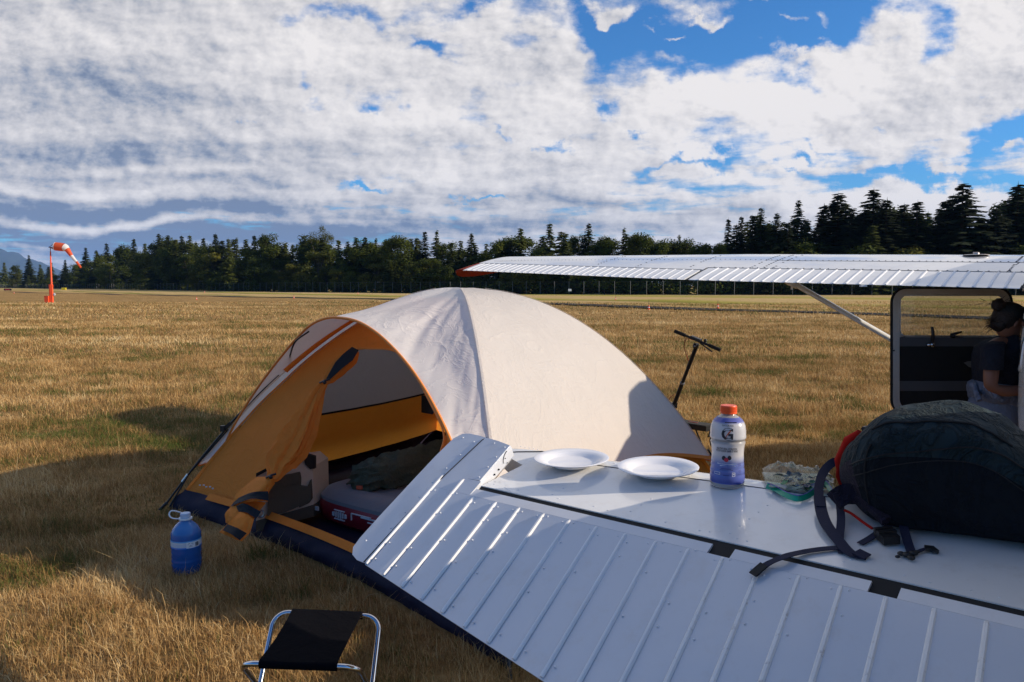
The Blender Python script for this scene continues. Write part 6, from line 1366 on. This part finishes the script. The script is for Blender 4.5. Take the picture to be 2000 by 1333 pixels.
    m = MB(); q_ = h0.lerp(h1, .68); m.ball(q_+UP*.03, (.016, .014, .018), 10, 8); m.ball(q_+UP*.012, (.012, .012, .012), 8, 6); m.build('bell', M_BLK, hb); m = MB(); m.tube(bez([h0.lerp(h1, .55)+Vector((0, -.02, -.012)), h0.lerp(h1, .66)+Vector((0, -.045, -.03)), h0.lerp(h1, .80)+Vector((0, -.05, -.05))]), .007, 6); m.build('brake_lever', M_BLK, hb)
    m = MB(); m.ball(P(1357, 676, 7.27), (.02, .022, .028), 12, 8); m.build('clamp', MA, st); m = MB(); m.ball(P(1357, 677, 7.25), (.010, .004, .010), 10, 6); m.build('bolt', mat('bolt_grey', (.35, .35, .35), .3, 1), st)
    m = MB(); m.tube(bez([h0.lerp(h1, .45)+UP*-.01, P(1345, 662, 7.3), P(1338, 666, 7.3), P(1337, 682, 7.34), P(1343, 700, 7.40), P(1346, 708, 7.42)], 6), .0035, 6); m.tube(bez([P(1316, 771, 7.55), P(1308, 778, 7.6), P(1302, 792, 7.65)], 6), .0035, 6); m.build('brake_cable', MRD, t)
scooter()
# ================================================================== the person in the door
def person():
    Y = 5.15; P = lambda u, v, d=0: atY(u, v, Y+d)
    MSK = mat('skin', (.22, .085, .045), .5, var=.1, vscale=12); MT = cloth('navy_shirt', (.010, .011, .018), 0, .5, 9); MJ_ = cloth('pale_jeans', (.15, .175, .235), 0, .5, 10, rough=.9); MSW = cloth('blue_sweater', (.24, .26, .33), 0, .9, 14, rough=.9); MH = mat('dark_hair', (.022, .012, .008), .6, var=.4, vscale=60, bump=.8, bscale=120); MCAP = mat('dark_cap', (.012, .012, .011), .8)
    pel = P(1942, 800); chest = P(1951, 700); neck = P(1960, 664); headc = P(1973, 628)
    t = thing('person', 'person in navy shirt, pale jeans and cap leaning into the cabin doorway', 'person', (pel.x, Y, 0))
    import bmesh
    bm = bmesh.new(); sk = bm.verts.layers.skin.verify(); 
    def v(p, r_, par=None): q_ = bm.verts.new(Vector(p)-ORG[t.name]); q_[sk].radius = (r_, r_) if not isinstance(r_, tuple) else r_; par and bm.edges.new((par, q_)); return q_
    root = v(pel, (.13, .12)); root[sk].use_root = True; wa = v(P(1945, 755), (.12, .10), root); ch = v(chest, (.13, .12), wa); uc = v(P(1957, 676), .085, ch); nk = v(neck+Vector((0, 0, .02)), .048, uc)
    for side, dy in ((1, -.16), (-1, .16)):     # near = right arm
        sh = v(P(1940 if side == 1 else 1975, 689, dy), .044, uc)
        el = v(P(1934, 759, dy*1.3) if side == 1 else P(2000, 765, dy*1.2), .046, v(P(1936 if side == 1 else 1990, 725, dy*1.25), .050, sh)); fo = v(P(1960, 765, dy*1.25-.02) if side == 1 else P(2025, 775, dy), .043, el)
        wr = P(1992, 763, -.22) if side == 1 else P(2050, 770, .1); wv_ = v(wr, .026, fo); pm_ = v(wr+Vector((.045, 0, -.005)), (.034, .018), wv_)
        for k_, (dy2, L_) in enumerate(((-.03, .055), (-.011, .066), (.010, .072), (.03, .064))):
            f1 = v(wr+Vector((.085, dy2, -.008)), .0095, pm_); f2 = v(wr+Vector((.085+L_*.5, dy2*1.1, -.022)), .0085, f1); v(wr+Vector((.085+L_*.8, dy2*1.1, -.045)), .007, f2)
        th = v(wr+Vector((.045, .035 if side == 1 else -.035, .012)), .011, wv_); v(wr+Vector((.085, .05 if side == 1 else -.05, .0)), .009, th)
    for side, dy in ((1, -.10), (-1, .10)):
        hp = v(pel+Vector((-.01, dy, -.08)), .095, root); kn = v(Vector((pel.x+.03+.02*side, Y+dy, .46)), .062, hp); an = v(Vector((pel.x-.03+.05*side, Y+dy, .09)), .04, kn); v(Vector((pel.x+.10+.05*side, Y+dy, .045)), .04, an)
    me = bpy.data.meshes.new('body'); bm.to_mesh(me); bm.free(); me.materials.append(MSK); b = bpy.data.objects.new('body', me); COL.objects.link(b); b.parent = t; ORG[b.name] = ORG[t.name]
    s = b.modifiers.new('skin', 'SKIN'); s.use_smooth_shade = True; s2 = b.modifiers.new('sub', 'SUBSURF'); s2.levels = 1; s2.render_levels = 2
    def loft(secs, nm, mt, par=None, n=32, amp=.006, fr=14):
        m = MB(); rs = []
        for (c, rx, ry, tilt) in secs:
            c = Vector(c); ring = []
            for j in range(n):
                a = 2*math.pi*j/n; x = rx*math.cos(a); y = ry*math.sin(a); p = c+Vector((x*math.cos(tilt), y, -x*math.sin(tilt))); w_ = amp*mnoise.noise(p*fr)+amp*.5*mnoise.noise(p*fr*2.7); p += (p-c).normalized()*w_; ring.append(p)
            rs.append(ring)
        rs2 = []
        for i in range(len(rs)-1):
            for k_ in range(4): rs2.append([rs[i][j].lerp(rs[i+1][j], k_/4) for j in range(n)])
        rs2.append(rs[-1]); m.rings(rs2); o = m.build(nm, mt, par or t, smooth=80); ORG[o.name] = ORG[t.name]; return o
    px = Y/1500
    loft([(P(1945, 762), .125, .165, 0), (P(1946, 745), .128, .165, 0), (P(1946, 715), .135, .175, 0), (P(1948, 692), .135, .19, -.1), (P(1951, 676), .12, .195, -.2), (P(1955, 667), .098, .165, -.3), (P(1958, 662), .075, .12, -.4), (P(1960, 658), .05, .07, -.4)], 'shirt', MT, amp=.009)
    for (dy, us, ue, ve) in ((-.17, 1938, 1936, 722), (.17, 1974, 1988, 722)): loft([(P(us+10, 667, dy*.55), .03, .04, 0), (P(us+6, 671, dy*.8), .06, .055, 0), (P(us, 684, dy), .070, .064, 0), (P((us+ue)/2, 705, dy*1.15), .068, .062, 0), (P(ue, ve, dy*1.22), .070, .062, 0)], 'sleeve', MT, amp=.006)
    loft([(P(1943, 768), .125, .17, 0), (P(1942, 790), .145, .185, 0), (P(1939, 815), .15, .19, 0), (P(1940, 850), .135, .19, 0)], 'jeans', MJ_, amp=.006)
    for dy in (-.095, .095):
        kx = pel.x+.03; loft([(P(1940, 840, dy), .12, .10, 0), (Vector((kx, Y+dy, .60)), .095, .088, 0), (Vector((kx, Y+dy, .45)), .080, .078, 0), (Vector((kx-.03, Y+dy, .25)), .072, .07, 0), (Vector((kx-.05, Y+dy, .10)), .065, .065, 0)], 'trouser_leg', MJ_, amp=.007); m = MB(); m.ball(Vector((kx+.0, Y+dy, .05)), (.13, .048, .045), 16, 8); m.build('shoe', MCAP, t, smooth=80)
    sw = loft([(P(1946, 747), .128, .170, .1), (P(1944, 753), .150, .190, .1), (P(1944, 762), .160, .20, .12), (P(1943, 772), .155, .20, .12), (P(1943, 782), .140, .19, .1), (P(1943, 786), .13, .18, .1)], 'tied_sweater', MSW, amp=.018, fr=11)
    m = MB(); m.tube(bez([P(1925, 757, -.19), P(1942, 772, -.215), P(1955, 784, -.20), P(1962, 776, -.19), P(1954, 768, -.2)], 5), [.022]*21, 10); m.tube(bez([P(1907, 752, -.02), P(1905, 762, -.07), P(1910, 775, -.12), P(1913, 783, -.14)], 5), [.018]*16, 8); m.build('sweater_sleeve', MSW, sw, smooth=80)
    # head: shaped rings, face towards +x and down
    T0 = frame_rot(Vector((.36, -.06, .93)), (1, -.1, -.4)); m = MB(); rs = []
    HP = [(-.115, .030, .032, .012), (-.100, .052, .045, .008), (-.075, .070, .058, .010), (-.045, .083, .068, .004), (-.01, .093, .075, 0), (.03, .098, .078, -.004), (.065, .092, .074, -.006), (.09, .074, .06, -.008), (.108, .045, .038, -.008), (.115, .012, .010, -.008)]
    for z, rx, ry, ox in HP:
        ring = []
        for j in range(28):
            a = 2*math.pi*j/28; x = rx*math.cos(a)+ox; y = ry*math.sin(a)
            if math.cos(a) > .93 and -.055 < z < .0: x += .022*(1-abs(z+.035)/.05)
            if math.cos(a) > .8 and -.09 < z < -.06: x += .006
            ring.append(headc+T0 @ Vector((x, y, z)))
        rs.append(ring)
    m.rings(rs); hd = m.build('head', MSK, b, smooth=80); ORG[hd.name] = ORG[t.name]
    W_ = lambda x, y, z: headc+T0 @ Vector((x, y, z))
    m = MB(); m.ball(W_(.005, -.078, -.01), (.014, .010, .026), 10, 8, T0); m.ball(W_(.005, .078, -.01), (.014, .010, .026), 10, 8, T0); m.build('ear', MSK, t, smooth=80)
    m = MB(); m.ball(W_(.088, -.030, .008), .010, 10, 8); m.ball(W_(.088, .030, .008), .010, 10, 8); m.build('eye', mat('eye_dark', (.05, .04, .035), .3), t, smooth=80)
    m = MB(); m.ball(W_(.092, 0, -.066), (.006, .022, .007), 10, 6, T0); m.build('mouth', mat('lips', (.20, .05, .04), .5), t, smooth=80)
    m = MB(); m.ball(W_(-.030, 0, .020), (.088, .086, .105), 24, 16, T0); m.ball(W_(-.058, 0, -.035), (.050, .070, .062), 16, 10, T0); m.v = [tuple(Vector(q_)+(Vector(q_)-headc).normalized()*.008*mnoise.noise(Vector(q_)*28)) for q_ in m.v]; hr = m.build('hair', MH, t, smooth=80); ORG[hr.name] = ORG[t.name]
    m = MB(); bc = P(1949, 595, -.02); m.ball(bc, (.042, .042, .042), 18, 12); m.v = [tuple(Vector(q_)+(Vector(q_)-bc).normalized()*.016*mnoise.noise(Vector(q_)*38)) for q_ in m.v]; r = random.Random(8)
    for i in range(120):
        a = bc+Vector((r.gauss(0, .03), r.gauss(0, .03), r.gauss(0, .025))) if i < 18 else W_(-.075+r.gauss(0, .015), r.uniform(-.06, .04), -.03+r.uniform(-.05, .03)); d = Vector((-1, r.uniform(-.5, .5), r.uniform(-.9, .3))).normalized() if i >= 18 else (a-bc).normalized()
        m.tube([a, a+d*.025+UP*r.uniform(-.01, .01), a+d*r.uniform(.04, .065)+UP*r.uniform(-.03, .01)], [.0022, .0015, .0005], 4)
    m.build('hair_bun', MH, hr, smooth=80)
    m = MB(); m.rings([[W_(-.012+(rx)*math.cos(2*math.pi*j/28), ry*math.sin(2*math.pi*j/28), z-.022*math.cos(2*math.pi*j/28)*0) for j in range(28)] for z, rx, ry in ((.030, .106, .088), (.060, .104, .087), (.090, .090, .076), (.112, .060, .05), (.124, .02, .018))]); m.grid(lambda u, v_: W_(.075+.075*u, (v_-.5)*.14*(1-.25*u), .040-.012*u-.03*(v_-.5)**2*4), 6, 8); m.build('cap', MCAP, hr, smooth=60)
person()
# ------------------------------------------------------------------ the air
def haze():
    m = bpy.data.materials.new('air'); m.use_nodes = True; t = m.node_tree; t.nodes.clear(); o = t.nodes.new('ShaderNodeOutputMaterial'); v = t.nodes.new('ShaderNodeVolumePrincipled')
    v.inputs['Color'].default_value = (.25, .50, 1.0, 1); v.inputs['Density'].default_value = 4.8e-5; v.inputs['Anisotropy'].default_value = 0.0
    t.links.new(v.outputs[0], o.inputs['Volume']); pass
    mb = MB(); mb.box((0, 1500, 268), (13000, 13000, 292)); b = mb.build('haze', m, None, smooth=0); tag(b, 'thin blue air between camera and the distant mountain', 'haze', kind='stuff')
haze()
